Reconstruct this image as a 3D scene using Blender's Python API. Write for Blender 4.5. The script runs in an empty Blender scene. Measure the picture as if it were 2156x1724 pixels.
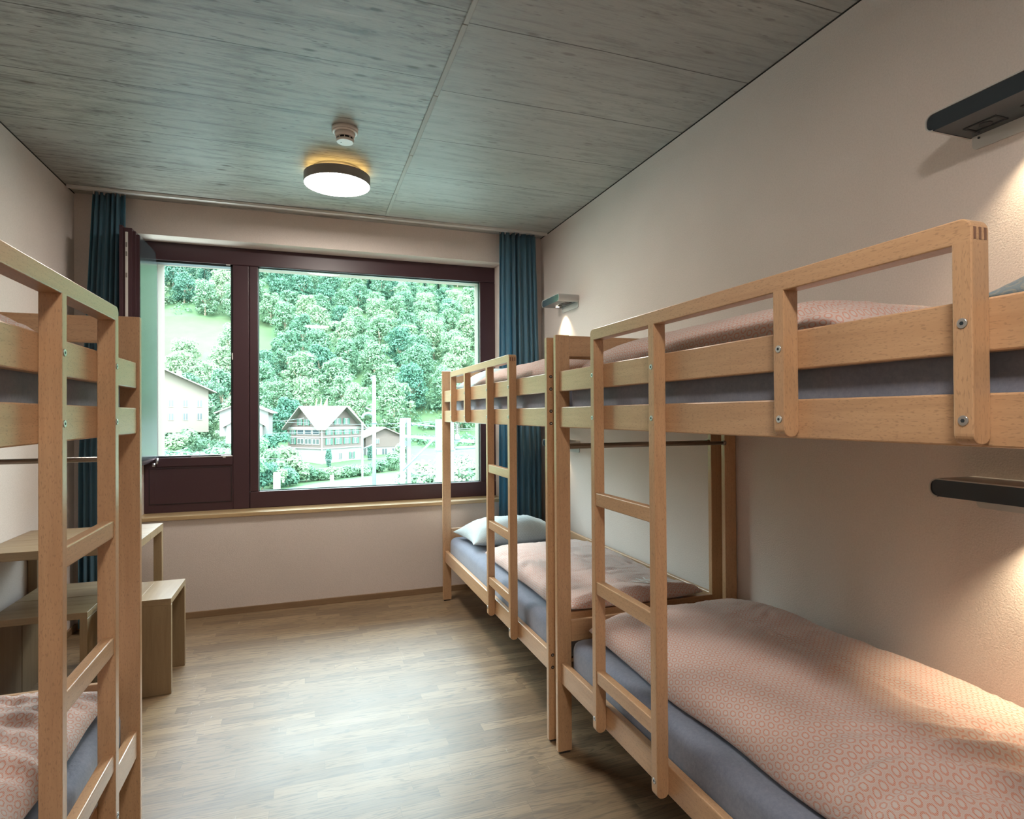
import bpy, bmesh, math, random
from mathutils import Vector, Matrix, noise

random.seed(7)
scene = bpy.context.scene
COL = scene.collection

# ------------------------------------------------------------------ camera
F_PX, YAW, PITCH, ROLL = 1256.14, 19.196, 0.4427, -0.3582
cam_data = bpy.data.cameras.new('camera')
cam = bpy.data.objects.new('camera', cam_data)
COL.objects.link(cam)
cam_data.sensor_fit = 'HORIZONTAL'
cam_data.sensor_width = 36.0
cam_data.lens = F_PX / 2156 * 36.0
cam_data.clip_start = 0.02
cam_data.clip_end = 3000
_y, _p, _r = (math.radians(a) for a in (YAW, PITCH, ROLL))
fwd = Vector((math.sin(_y) * math.cos(_p), math.cos(_y) * math.cos(_p), math.sin(_p)))
r0 = Vector((math.cos(_y), -math.sin(_y), 0))
u0 = r0.cross(fwd)
rt = r0 * math.cos(_r) + u0 * math.sin(_r)
up = -r0 * math.sin(_r) + u0 * math.cos(_r)
EYE = Vector((0, 0, 1.45))
cam.matrix_world = Matrix(((rt.x, up.x, -fwd.x, EYE.x), (rt.y, up.y, -fwd.y, EYE.y),
                           (rt.z, up.z, -fwd.z, EYE.z), (0, 0, 0, 1)))
scene.camera = cam

# ------------------------------------------------------------------ world, sun, exposure
SKY_STRENGTH = 20.0
world = bpy.data.worlds.new('sky')
scene.world = world
world.use_nodes = True
wn = world.node_tree
wn.nodes.clear()
w_out = wn.nodes.new('ShaderNodeOutputWorld')
w_bg = wn.nodes.new('ShaderNodeBackground')
w_tc = wn.nodes.new('ShaderNodeTexCoord')
w_sep = wn.nodes.new('ShaderNodeSeparateXYZ')
w_ramp = wn.nodes.new('ShaderNodeValToRGB')
wn.links.new(w_tc.outputs['Generated'], w_sep.inputs[0])
wn.links.new(w_sep.outputs['Z'], w_ramp.inputs[0])
w_ramp.color_ramp.elements[0].position = 0.0
w_ramp.color_ramp.elements[0].color = (0.50, 0.62, 0.60, 1)
w_ramp.color_ramp.elements[1].position = 0.6
w_ramp.color_ramp.elements[1].color = (0.76, 0.90, 1.0, 1)
wn.links.new(w_ramp.outputs[0], w_bg.inputs['Color'])
w_bg.inputs['Strength'].default_value = SKY_STRENGTH
wn.links.new(w_bg.outputs[0], w_out.inputs['Surface'])

sun_d = bpy.data.lights.new('sun', 'SUN')
sun_d.energy = 7.5
sun_d.angle = math.radians(12)
sun_d.color = (1.0, 0.97, 0.88)
sun = bpy.data.objects.new('sun', sun_d)
sun.rotation_euler = Vector((0.35, 0.75, -0.95)).to_track_quat('-Z', 'Y').to_euler()
COL.objects.link(sun)

# daylight sampling portal in the window opening (gives off no light of its own)
por_d = bpy.data.lights.new('window_portal', 'AREA')
por_d.shape = 'RECTANGLE'
por_d.size = 2.62
por_d.size_y = 1.9
por_d.cycles.is_portal = True
por = bpy.data.objects.new('window_portal', por_d)
por.location = (0.24, 5.42, 1.72)
por.rotation_euler = (math.radians(-90), 0, 0)
COL.objects.link(por)

scene.view_settings.view_transform = 'Standard'
scene.view_settings.look = 'None'
scene.view_settings.exposure = 0.32
scene.view_settings.gamma = 1.0
scene.view_settings.use_curve_mapping = False

CEIL_LAMP = 86.0      # emission of the ceiling lamp diffusers
READ_SPOT = 16.0       # watts of each reading lamp spot

# ------------------------------------------------------------------ helpers
def px(u, v, Y):
    """world point seen at photo pixel (u, v) in the plane at depth Y"""
    d = fwd + rt * ((u - 1078) / F_PX) + up * (-(v - 862) / F_PX)
    return EYE + d * (Y / d.y)


def tag(o, label=None, cat=None, group=None, kind=None):
    if label: o['label'] = label
    if cat: o['category'] = cat
    if group: o['group'] = group
    if kind: o['kind'] = kind
    return o


def empty(name, loc, label, cat, group=None):
    o = bpy.data.objects.new(name, None)
    o.empty_display_size = 0.1
    o.location = loc
    COL.objects.link(o)
    return tag(o, label, cat, group)


def obj(name, bm, mats, parent=None, smooth=False, label=None):
    bm.normal_update()
    me = bpy.data.meshes.new(name)
    bm.to_mesh(me)
    bm.free()
    if not isinstance(mats, (list, tuple)): mats = [mats]
    for m in mats: me.materials.append(m)
    if smooth:
        for p in me.polygons: p.use_smooth = True
    o = bpy.data.objects.new(name, me)
    COL.objects.link(o)
    if parent is not None:
        o.parent = parent
        q = parent; off = Vector((0, 0, 0))
        while q is not None:
            off += q.location; q = q.parent
        o.location = -off
    if label: o['label'] = label
    return o


def box(bm, x0, x1, y0, y1, z0, z1, bev=0.0, seg=2, mi=0, edges=None):
    if x0 > x1: x0, x1 = x1, x0
    if y0 > y1: y0, y1 = y1, y0
    if z0 > z1: z0, z1 = z1, z0
    vs = [bm.verts.new((x, y, z)) for x in (x0, x1) for y in (y0, y1) for z in (z0, z1)]
    fs = [(0, 1, 3, 2), (4, 6, 7, 5), (0, 4, 5, 1), (2, 3, 7, 6), (0, 2, 6, 4), (1, 5, 7, 3)]
    faces = [bm.faces.new([vs[i] for i in f]) for f in fs]
    for f in faces: f.material_index = mi
    if bev > 0:
        es = list({e for f in faces for e in f.edges})
        if edges: es = [e for e in es if edges(e)]
        r = bmesh.ops.bevel(bm, geom=es, offset=bev, offset_type='OFFSET', segments=seg,
                            profile=0.5, affect='EDGES', clamp_overlap=True)
        for f in r['faces']: f.material_index = mi
    return bm


def nb():
    return bmesh.new()


def bx(*a, **k):
    return box(nb(), *a, **k)


def obox(bm, c, ax, ay, az, mi=0):
    """oriented box: centre and three half vectors"""
    c = Vector(c); ax = Vector(ax); ay = Vector(ay); az = Vector(az)
    vs = [bm.verts.new(c + ax * i + ay * j + az * k) for i in (-1, 1) for j in (-1, 1) for k in (-1, 1)]
    for f in [(0, 1, 3, 2), (4, 6, 7, 5), (0, 4, 5, 1), (2, 3, 7, 6), (0, 2, 6, 4), (1, 5, 7, 3)]:
        bm.faces.new([vs[i] for i in f]).material_index = mi
    return bm


def cyl(bm, p0, p1, r0_, r1_=None, n=20, mi=0, caps=True):
    p0 = Vector(p0); p1 = Vector(p1)
    if r1_ is None: r1_ = r0_
    d = (p1 - p0).normalized()
    a = Vector((0, 0, 1)) if abs(d.z) < 0.9 else Vector((1, 0, 0))
    x = d.cross(a).normalized(); y = d.cross(x)
    A = []; B = []
    for i in range(n):
        t = 2 * math.pi * i / n
        q = x * math.cos(t) + y * math.sin(t)
        A.append(bm.verts.new(p0 + q * r0_)); B.append(bm.verts.new(p1 + q * r1_))
    for i in range(n):
        j = (i + 1) % n
        f = bm.faces.new((A[i], B[i], B[j], A[j])); f.material_index = mi; f.smooth = True
    if caps:
        bm.faces.new(A).material_index = mi
        bm.faces.new(B[::-1]).material_index = mi
    return bm


def prism(bm, pts, axis, a0, a1, mi=0):
    """extrude a 2D outline (list of (p, q)) along axis from a0 to a1"""
    def P(p, q, a):
        return {'x': (a, p, q), 'y': (p, a, q), 'z': (p, q, a)}[axis]
    A = [bm.verts.new(P(p, q, a0)) for p, q in pts]
    B = [bm.verts.new(P(p, q, a1)) for p, q in pts]
    n = len(pts)
    fs = [bm.faces.new(A), bm.faces.new(B[::-1])]
    for i in range(n):
        fs.append(bm.faces.new((A[i], A[(i + 1) % n], B[(i + 1) % n], B[i])))
    for f in fs: f.material_index = mi
    bmesh.ops.recalc_face_normals(bm, faces=fs)
    return bm


def rrect(p0, p1, q0, q1, r, n=6, corners=(1, 1, 1, 1)):
    """rounded rectangle outline; corners: (p1q1, p0q1, p0q0, p1q0)"""
    out = []
    cs = [(p1, q1, 0), (p0, q1, 90), (p0, q0, 180), (p1, q0, 270)]
    for (p, q, a0), c in zip(cs, corners):
        if not c:
            out.append((p, q)); continue
        cx = p - r if p == p1 else p + r
        cy = q - r if q == q1 else q + r
        for i in range(n + 1):
            t = math.radians(a0 + 90 * i / n)
            out.append((cx + r * math.cos(t), cy + r * math.sin(t)))
    return out

# ------------------------------------------------------------------ materials
class NT:
    def __init__(self, name):
        self.m = bpy.data.materials.new(name)
        self.m.use_nodes = True
        self.t = self.m.node_tree
        self.b = self.t.nodes['Principled BSDF']
        self.out = self.t.nodes['Material Output']

    def n(self, typ, **kw):
        nd = self.t.nodes.new(typ)
        for k, v in kw.items():
            if k.startswith('i_'):
                key = k[2:]
                key = int(key) if key.isdigit() else key
                nd.inputs[key].default_value = v
            else:
                setattr(nd, k, v)
        return nd

    def l(self, a, b):
        self.t.links.new(a, b)

    def math(self, op, a, b=None, c=None):
        nd = self.t.nodes.new('ShaderNodeMath'); nd.operation = op
        for i, v in enumerate((a, b, c)):
            if v is None: continue
            if isinstance(v, (int, float)): nd.inputs[i].default_value = v
            else: self.l(v, nd.inputs[i])
        return nd.outputs[0]

    def coord(self, scale=(1, 1, 1), kind='Object'):
        tc = self.n('ShaderNodeTexCoord')
        mp = self.n('ShaderNodeMapping')
        mp.inputs['Scale'].default_value = scale
        self.l(tc.outputs[kind], mp.inputs[0])
        return mp.outputs[0]

    def noise(self, vec, scale=5, detail=4, rough=0.5, dist=0.0):
        nd = self.n('ShaderNodeTexNoise')
        nd.inputs['Scale'].default_value = scale
        nd.inputs['Detail'].default_value = detail
        nd.inputs['Roughness'].default_value = rough
        nd.inputs['Distortion'].default_value = dist
        self.l(vec, nd.inputs['Vector'])
        return nd.outputs['Fac']

    def ramp(self, fac, stops):
        nd = self.n('ShaderNodeValToRGB')
        el = nd.color_ramp.elements
        while len(el) < len(stops): el.new(0.5)
        for e, (p, c) in zip(el, stops):
            e.position = p
            e.color = (c, c, c, 1) if isinstance(c, (int, float)) else (*c, 1)
        self.l(fac, nd.inputs[0])
        return nd.outputs[0]

    def mix(self, fac, a, b, mode='MIX'):
        nd = self.n('ShaderNodeMix', data_type='RGBA', blend_type=mode)
        for i, v in ((0, fac), (6, a), (7, b)):
            if isinstance(v, (int, float)): nd.inputs[i].default_value = v
            elif isinstance(v, (tuple, list)): nd.inputs[i].default_value = (*v, 1)
            else: self.l(v, nd.inputs[i])
        return nd.outputs[2]

    def bump(self, h, strength=0.3, dist=0.002, prev=None):
        nd = self.n('ShaderNodeBump')
        nd.inputs['Strength'].default_value = strength
        nd.inputs['Distance'].default_value = dist
        self.l(h, nd.inputs['Height'])
        if prev is not None: self.l(prev, nd.inputs['Normal'])
        self.l(nd.outputs[0], self.b.inputs['Normal'])
        return nd.outputs[0]

    def base(self, c):
        if isinstance(c, (tuple, list)): self.b.inputs['Base Color'].default_value = (*c, 1)
        else: self.l(c, self.b.inputs['Base Color'])

    def set(self, **k):
        for a, v in k.items():
            self.b.inputs[a.replace('_', ' ')].default_value = v


def plain(name, c, rough=0.5, metal=0.0, spec=0.5):
    t = NT(name); t.base(c); t.set(Roughness=rough, Metallic=metal)
    t.b.inputs['Specular IOR Level'].default_value = spec
    return t.m


def wood(name, axis, c_light, c_dark, rough=0.36, fleck=0.5, coat=0.0, grain=1.0):
    t = NT(name)
    s = [1, 1, 1]
    i = 'xyz'.index(axis)
    st = [22 * grain] * 3; st[i] = 1.6
    v = t.coord(tuple(st))
    n1 = t.noise(v, 1.0, 5, 0.55, 0.6)
    st2 = [120 * grain] * 3; st2[i] = 7
    n2 = t.noise(t.coord(tuple(st2)), 1.0, 3, 0.6)
    n3 = t.noise(t.coord((2.2, 2.2, 2.2)), 1.0, 2, 0.5)
    f = t.math('ADD', t.math('MULTIPLY', n1, 0.6), t.math('MULTIPLY', n3, 0.4))
    col = t.mix(t.ramp(f, [(0.32, 0.0), (0.68, 1.0)]), c_light, c_dark)
    col = t.mix(t.math('MULTIPLY', t.ramp(n2, [(0.45, 0.0), (0.8, 1.0)]), 0.25), col, tuple(x * 0.55 for x in c_dark))
    # short dark flecks (beech rays)
    st3 = [420.0] * 3; st3[i] = 95.0
    n4 = t.noise(t.coord(tuple(st3)), 1.0, 1, 0.4)
    fl = t.math('MULTIPLY', t.ramp(n4, [(0.60, 0.0), (0.67, 1.0)]), fleck)
    col = t.mix(fl, col, tuple(x * 0.45 for x in c_dark))
    t.base(col)
    t.set(Roughness=rough)
    t.b.inputs['Coat Weight'].default_value = coat
    t.b.inputs['Coat Roughness'].default_value = 0.25
    t.bump(n2, 0.08, 0.001)
    return t.m


BEECH_L, BEECH_D = (0.63, 0.395, 0.225), (0.50, 0.29, 0.155)
BEECH = {a: wood('beech_' + a, a, BEECH_L, BEECH_D, 0.33, 0.35, 0.3) for a in 'xyz'}
OAK_L, OAK_D = (0.36, 0.255, 0.145), (0.25, 0.165, 0.09)
OAK = {a: wood('oak_' + a, a, OAK_L, OAK_D, 0.42, 0.12, 0.1) for a in 'xyz'}
SILLW = wood('sill_oak', 'x', (0.55, 0.40, 0.22), (0.42, 0.28, 0.14), 0.35, 0.1, 0.3)
BASEW = wood('baseboard_oak', 'x', (0.30, 0.19, 0.105), (0.20, 0.12, 0.065), 0.45, 0.1)


def mat_wall():
    t = NT('wall_plaster')
    v = t.coord()
    n1 = t.noise(v, 170, 3, 0.6)
    n2 = t.noise(v, 2.0, 3, 0.5)
    col = t.mix(t.ramp(n2, [(0.3, 0.0), (0.7, 1.0)]), (0.70, 0.61, 0.565), (0.66, 0.575, 0.53))
    col = t.mix(t.math('MULTIPLY', t.ramp(n1, [(0.35, 1.0), (0.6, 0.0)]), 0.12), col, (0.30, 0.26, 0.22))
    t.base(col); t.set(Roughness=0.85)
    t.b.inputs['Specular IOR Level'].default_value = 0.25
    t.bump(n1, 0.45, 0.0035)
    return t.m


def mat_ceiling():
    t = NT('board_formed_concrete')
    tc = t.n('ShaderNodeTexCoord')
    sep = t.n('ShaderNodeSeparateXYZ'); t.l(tc.outputs['Object'], sep.inputs[0])
    X, Y = sep.outputs[0], sep.outputs[1]
    left = t.math('LESS_THAN', X, 0.60)
    # board joints every 0.51 (right panel) / 0.49 offset (left panel)
    wob = t.math('MULTIPLY', t.math('SUBTRACT', t.noise(t.coord((1.2, 3, 1)), 1.0, 3), 0.5), 0.02)
    yR = t.math('DIVIDE', t.math('SUBTRACT', t.math('ADD', Y, wob), 0.195), 0.511)
    yL = t.math('DIVIDE', t.math('SUBTRACT', t.math('ADD', Y, wob), 0.215), 0.4915)
    def near(q, w):
        fr = t.math('FRACT', q)
        d = t.math('MINIMUM', fr, t.math('SUBTRACT', 1.0, fr))
        return t.math('LESS_THAN', d, w)
    lR = t.math('MULTIPLY', near(yR, 0.0055), t.math('SUBTRACT', 1.0, left))
    lL = t.math('MULTIPLY', near(yL, 0.0055), left)
    yS = t.math('MULTIPLY', t.math('ADD', Y, wob), 1 / 0.1228)
    lS = t.math('MULTIPLY', t.math('MULTIPLY', near(yS, 0.012), left),
                t.ramp(t.noise(t.coord((1.4, 9, 1)), 1.0, 3), [(0.5, 0.0), (0.6, 0.6)]))
    line = t.math('MAXIMUM', t.math('MAXIMUM', lR, lL), lS)
    streak = t.noise(t.coord((2.6, 26, 1)), 1.0, 8, 0.74, 0.5)
    fine = t.noise(t.coord((14, 170, 1)), 1.0, 4, 0.7)
    big = t.noise(t.coord((0.7, 1.6, 1)), 1.0, 3, 0.5)
    vor = t.n('ShaderNodeTexVoronoi'); vor.inputs['Scale'].default_value = 1.0
    t.l(t.coord((4.6, 15, 1)), vor.inputs['Vector'])
    gate = t.ramp(t.noise(t.coord((5, 9, 1)), 1.0, 2), [(0.46, 0.0), (0.54, 1.0)])
    spot = t.math('MULTIPLY', t.ramp(vor.outputs['Distance'], [(0.09, 1.0), (0.19, 0.0)]), gate)
    vor2 = t.n('ShaderNodeTexVoronoi'); vor2.inputs['Scale'].default_value = 1.0
    t.l(t.coord((14, 60, 1)), vor2.inputs['Vector'])
    gate2 = t.ramp(t.noise(t.coord((3, 14, 1)), 1.0, 3), [(0.47, 0.0), (0.56, 1.0)])
    spot2 = t.math('MULTIPLY', t.ramp(vor2.outputs['Distance'], [(0.12, 1.0), (0.26, 0.0)]), gate2)
    amt = t.math('ADD', t.math('MULTIPLY', left, 0.5), 0.5)
    blot = t.noise(t.coord((3.4, 9, 1)), 1.0, 6, 0.72)
    c = t.mix(t.ramp(big, [(0.3, 0.0), (0.7, 1.0)]), (0.345, 0.34, 0.325), (0.41, 0.41, 0.385))
    c = t.mix(t.math('MULTIPLY', t.ramp(streak, [(0.48, 0.0), (0.68, 1.0)]), amt), c, (0.115, 0.11, 0.10))
    c = t.mix(t.math('MULTIPLY', t.ramp(streak, [(0.28, 1.0), (0.42, 0.0)]), t.math('MULTIPLY', amt, 0.6)), c, (0.60, 0.60, 0.56))
    c = t.mix(t.math('MULTIPLY', t.ramp(fine, [(0.52, 0.0), (0.72, 1.0)]), t.math('MULTIPLY', amt, 0.42)), c, (0.13, 0.125, 0.115))
    c = t.mix(t.math('MULTIPLY', t.ramp(blot, [(0.54, 0.0), (0.70, 1.0)]), t.math('MULTIPLY', amt, 0.7)), c, (0.19, 0.175, 0.155))
    c = t.mix(t.math('MULTIPLY', spot, t.math('MULTIPLY', amt, 0.95)), c, (0.10, 0.085, 0.07))
    c = t.mix(t.math('MULTIPLY', spot2, t.math('MULTIPLY', amt, 0.8)), c, (0.08, 0.075, 0.07))
    c = t.mix(t.math('MULTIPLY', line, 0.85), c, (0.05, 0.045, 0.04))
    t.base(c); t.set(Roughness=0.48)
    hgt = t.math('ADD', t.math('MULTIPLY', streak, 0.5), t.math('SUBTRACT', t.math('MULTIPLY', fine, 0.4), line))
    t.bump(hgt, 0.35, 0.003)
    return t.m


def mat_floor():
    t = NT('oak_strip_parquet')
    v = t.coord()
    br = t.n('ShaderNodeTexBrick')
    br.offset = 0.0; br.offset_frequency = 2; br.squash = 1.0; br.squash_frequency = 2
    br.inputs['Scale'].default_value = 1.0
    br.inputs['Brick Width'].default_value = 0.52
    br.inputs['Row Height'].default_value = 0.066
    br.inputs['Mortar Size'].default_value = 0.0006
    br.inputs['Mortar Smooth'].default_value = 0.2
    br.inputs['Bias'].default_value = 0.0
    br.inputs['Color1'].default_value = (0, 0, 0, 1)
    br.inputs['Color2'].default_value = (1, 1, 1, 1)
    br.inputs['Mortar'].default_value = (0.5, 0.5, 0.5, 1)
    mpb = t.n('ShaderNodeMapping'); mpb.inputs['Location'].default_value = (20.13, 20.0, 0); t.l(v, mpb.inputs[0])
    sp_ = t.n('ShaderNodeSeparateXYZ'); t.l(mpb.outputs[0], sp_.inputs[0])
    wn1 = t.n('ShaderNodeTexWhiteNoise', noise_dimensions='1D')
    t.l(t.math('FLOOR', t.math('DIVIDE', sp_.outputs[1], 0.066)), wn1.inputs['W'])
    cb_ = t.n('ShaderNodeCombineXYZ')
    t.l(t.math('ADD', sp_.outputs[0], t.math('MULTIPLY', wn1.outputs['Value'], 5.0)), cb_.inputs[0]); t.l(sp_.outputs[1], cb_.inputs[1])
    t.l(cb_.outputs[0], br.inputs['Vector'])
    bw = t.n('ShaderNodeRGBToBW'); t.l(br.outputs['Color'], bw.inputs[0])
    rnd = bw.outputs[0]
    # per-plank shift of the grain
    tc = t.n('ShaderNodeTexCoord')
    comb = t.n('ShaderNodeCombineXYZ'); t.l(t.math('MULTIPLY', rnd, 13.0), comb.inputs[0]); t.l(t.math('MULTIPLY', rnd, 7.0), comb.inputs[1])
    add = t.n('ShaderNodeVectorMath', operation='ADD'); t.l(tc.outputs['Object'], add.inputs[0]); t.l(comb.outputs[0], add.inputs[1])
    mp = t.n('ShaderNodeMapping'); mp.inputs['Scale'].default_value = (1.5, 16, 1); t.l(add.outputs[0], mp.inputs[0])
    wv = t.noise(mp.outputs[0], 1.0, 3, 0.5, 0.4)
    rings = t.math('SINE', t.math('MULTIPLY', wv, 62.0))
    mp2 = t.n('ShaderNodeMapping'); mp2.inputs['Scale'].default_value = (9, 150, 1); t.l(add.outputs[0], mp2.inputs[0])
    fine = t.noise(mp2.outputs[0], 1.0, 4, 0.6)
    c = t.mix(rnd, (0.30, 0.20, 0.112), (0.175, 0.112, 0.062))
    c = t.mix(t.math('MULTIPLY', t.ramp(rings, [(0.45, 0.0), (0.95, 1.0)]), 0.55), c, (0.095, 0.06, 0.035))
    c = t.mix(t.math('MULTIPLY', t.ramp(fine, [(0.48, 0.0), (0.72, 1.0)]), 0.45), c, (0.08, 0.052, 0.03))
    scr = t.noise(t.coord((70, 5, 1)), 1.0, 2, 0.5, 2.0)
    c = t.mix(t.math('MULTIPLY', t.ramp(scr, [(0.755, 0.0), (0.77, 1.0)]), 0.35), c, (0.55, 0.48, 0.40))
    c = t.mix(t.math('MULTIPLY', br.outputs['Fac'], 0.7), c, (0.09, 0.06, 0.035))
    t.base(c)
    t.b.inputs['Specular IOR Level'].default_value = 0.4
    r = t.math('ADD', 0.36, t.math('MULTIPLY', t.noise(t.coord((3, 3, 1)), 1.0, 3), 0.16))
    t.l(t.math('ADD', r, t.math('MULTIPLY', fine, 0.08)), t.b.inputs['Roughness'])
    t.b.inputs['Coat Weight'].default_value = 0.22
    t.b.inputs['Coat Roughness'].default_value = 0.45
    h = t.math('SUBTRACT', t.math('MULTIPLY', fine, 0.5), t.math('ADD', t.math('MULTIPLY', t.ramp(rings, [(0.5, 0.0), (1.0, 1.0)]), 0.3), br.outputs['Fac']))
    t.bump(h, 0.18, 0.0015)
    return t.m


def mat_rings(name, base_c, line_c, strength=0.85, cell=(0.0215, 0.0245), rough=0.85):
    """woven cotton print: linked oval rings built from thin broken stripes, on UV in metres"""
    t = NT(name)
    uv = t.n('ShaderNodeUVMap'); uv.uv_map = 'UVMap'
    sep = t.n('ShaderNodeSeparateXYZ'); t.l(uv.outputs[0], sep.inputs[0])
    U, V = sep.outputs[0], sep.outputs[1]
    wn_ = t.n('ShaderNodeTexNoise'); wn_.inputs['Scale'].default_value = 24; t.l(uv.outputs[0], wn_.inputs['Vector'])
    wob = t.math('MULTIPLY', t.math('SUBTRACT', wn_.outputs['Fac'], 0.5), 0.25)
    vr = t.math('DIVIDE', V, cell[1])
    row = t.math('FLOOR', vr)
    par = t.math('MULTIPLY', t.math('MODULO', t.math('ABSOLUTE', row), 2.0), 0.5)
    ur = t.math('ADD', t.math('DIVIDE', U, cell[0]), par)
    fu = t.math('SUBTRACT', t.math('FRACT', ur), 0.5)
    fv = t.math('SUBTRACT', t.math('FRACT', vr), 0.5)
    d = t.math('SQRT', t.math('ADD', t.math('POWER', t.math('MULTIPLY', fu, 1.12), 2.0),
                              t.math('POWER', t.math('MULTIPLY', fv, 0.98), 2.0)))
    d = t.math('ADD', d, t.math('MULTIPLY', wob, 0.3))
    ring = t.ramp(t.math('ABSOLUTE', t.math('SUBTRACT', d, 0.36)), [(0.06, 1.0), (0.13, 0.0)])
    outer = t.ramp(t.math('SUBTRACT', d, 0.50), [(0.0, 0.0), (0.05, 0.28)])
    pat = t.math('MAXIMUM', ring, outer)
    st = t.math('SINE', t.math('MULTIPLY', U, 2 * math.pi / 0.0030))
    stripe = t.ramp(st, [(0.25, 0.35), (0.55, 1.0)])
    f = t.math('MULTIPLY', t.math('MULTIPLY', pat, stripe), strength)
    c = t.mix(f, base_c, line_c)
    t.base(c); t.set(Roughness=rough)
    t.b.inputs['Specular IOR Level'].default_value = 0.2
    t.b.inputs['Sheen Weight'].default_value = 0.25
    nz = t.n('ShaderNodeTexNoise'); nz.inputs['Scale'].default_value = 22; nz.inputs['Detail'].default_value = 5
    nz.inputs['Roughness'].default_value = 0.6; nz.inputs['Distortion'].default_value = 1.2
    t.l(uv.outputs[0], nz.inputs['Vector'])
    t.bump(nz.outputs['Fac'], 0.5, 0.006)
    return t.m


def mat_cloth(name, c1, c2, scale=60, bump=0.3, rough=0.9, sheen=0.3):
    t = NT(name)
    v = t.coord()
    n1 = t.noise(v, scale, 5, 0.65)
    n2 = t.noise(v, 6, 3, 0.5)
    f = t.math('ADD', t.math('MULTIPLY', n1, 0.6), t.math('MULTIPLY', n2, 0.4))
    t.base(t.mix(t.ramp(f, [(0.35, 0.0), (0.65, 1.0)]), c1, c2))
    t.set(Roughness=rough)
    t.b.inputs['Specular IOR Level'].default_value = 0.15
    t.b.inputs['Sheen Weight'].default_value = sheen
    t.bump(n1, bump, 0.002)
    return t.m


def mat_emit(name, c, s):
    t = NT(name)
    t.base(c)
    t.b.inputs['Emission Color'].default_value = (*c, 1)
    t.b.inputs['Emission Strength'].default_value = s
    return t.m


def mat_glass():
    t = NT('window_glass')
    t.t.nodes.remove(t.b)
    tr = t.n('ShaderNodeBsdfTransparent'); tr.inputs[0].default_value = (0.93, 0.97, 0.95, 1)
    gl = t.n('ShaderNodeBsdfGlossy'); gl.inputs['Roughness'].default_value = 0.02
    fr = t.n('ShaderNodeFresnel'); fr.inputs['IOR'].default_value = 1.2
    mx = t.n('ShaderNodeMixShader')
    t.l(fr.outputs[0], mx.inputs[0]); t.l(tr.outputs[0], mx.inputs[1]); t.l(gl.outputs[0], mx.inputs[2])
    t.l(mx.outputs[0], t.out.inputs['Surface'])
    return t.m


M_WALL = mat_wall()
M_CEIL = mat_ceiling()
M_FLOOR = mat_floor()
M_STRIP = plain('concrete_bead', (0.38, 0.38, 0.36), 0.6)
M_GAP = plain('shadow_joint', (0.02, 0.018, 0.016), 0.9)
M_ALU = plain('aluminium', (0.72, 0.69, 0.66), 0.4, 0.5)
M_FRAME = plain('window_frame_paint', (0.048, 0.018, 0.024), 0.42)
M_FRAMEG = plain('frame_groove', (0.012, 0.007, 0.008), 0.6)
M_GASKET = plain('rubber_gasket', (0.008, 0.012, 0.012), 0.5)
M_GLASS = mat_glass()
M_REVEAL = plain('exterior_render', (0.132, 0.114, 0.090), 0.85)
M_DUVET = mat_rings('orange_ring_print', (0.60, 0.52, 0.49), (0.58, 0.18, 0.085), 1.0)
M_PILLOW = mat_rings('blue_grey_ring_print', (0.48, 0.55, 0.57), (0.33, 0.40, 0.42), 0.7)
M_PILLOWD = mat_rings('slate_ring_print', (0.17, 0.21, 0.24), (0.42, 0.36, 0.24), 0.6)
M_SHEET = mat_cloth('slate_terry_sheet', (0.155, 0.17, 0.23), (0.215, 0.23, 0.295), 90, 0.35)
M_CURT = mat_cloth('teal_curtain_cloth', (0.12, 0.225, 0.30), (0.135, 0.25, 0.33), 160, 0.2, 0.8, 0.3)
_t = M_CURT.node_tree
_tl = _t.nodes.new('ShaderNodeBsdfTranslucent'); _tl.inputs[0].default_value = (0.10, 0.42, 0.56, 1)
_mx = _t.nodes.new('ShaderNodeMixShader'); _mx.inputs[0].default_value = 0.42
_t.links.new(_t.nodes['Principled BSDF'].outputs[0], _mx.inputs[1]); _t.links.new(_tl.outputs[0], _mx.inputs[2])
_t.links.new(_mx.outputs[0], _t.nodes['Material Output'].inputs['Surface'])
M_STEEL = plain('zinc_screw', (0.62, 0.64, 0.66), 0.3, 0.9)
M_DARKSTEEL = plain('burnished_ferrule', (0.07, 0.055, 0.05), 0.4, 0.6)
M_BLACKHOLE = plain('hex_socket', (0.01, 0.02, 0.03), 0.6)
M_ROD = plain('brushed_rod', (0.33, 0.29, 0.25), 0.35, 0.9)
M_LAMPSHELL = plain('lamp_shell_grey', (0.50, 0.48, 0.46), 0.45, 0.1)
M_LAMPBLACK = plain('lamp_black_gloss', (0.030, 0.038, 0.046), 0.22)
M_LAMPDARK = plain('lamp_recess', (0.006, 0.006, 0.007), 0.5)
M_LAMPGREY = plain('ceiling_lamp_rim', (0.24, 0.22, 0.205), 0.5)
M_DIFF = mat_emit('lamp_diffuser', (1.0, 0.93, 0.84), CEIL_LAMP)
M_LED = mat_emit('reading_led', (1.0, 0.88, 0.70), 30.0)
M_WHITEPL = plain('white_plastic', (0.72, 0.66, 0.62), 0.4)
M_RUBBER = plain('felt_glide', (0.03, 0.025, 0.02), 0.8)
M_ENDGRAIN = plain('beech_end_grain', (0.22, 0.115, 0.075), 0.4)
M_TIE = plain('white_ribbon', (0.8, 0.76, 0.74), 0.8)
M_DOORP = plain('door_laminate', (0.55, 0.50, 0.44), 0.5)

# ------------------------------------------------------------------ room shell
XL, XR, YB, YN, ZC = -1.48, 1.953, 4.816, -1.9, 2.978
YF = 5.0                       # window frame face
OX0, OX1, OZ0, OZ1 = -1.108, 1.588, 0.712, 2.738   # inner opening


def struct(name, bm, mats, **k):
    o = obj(name, bm, mats, **k)
    o['kind'] = 'structure'
    return o


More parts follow.
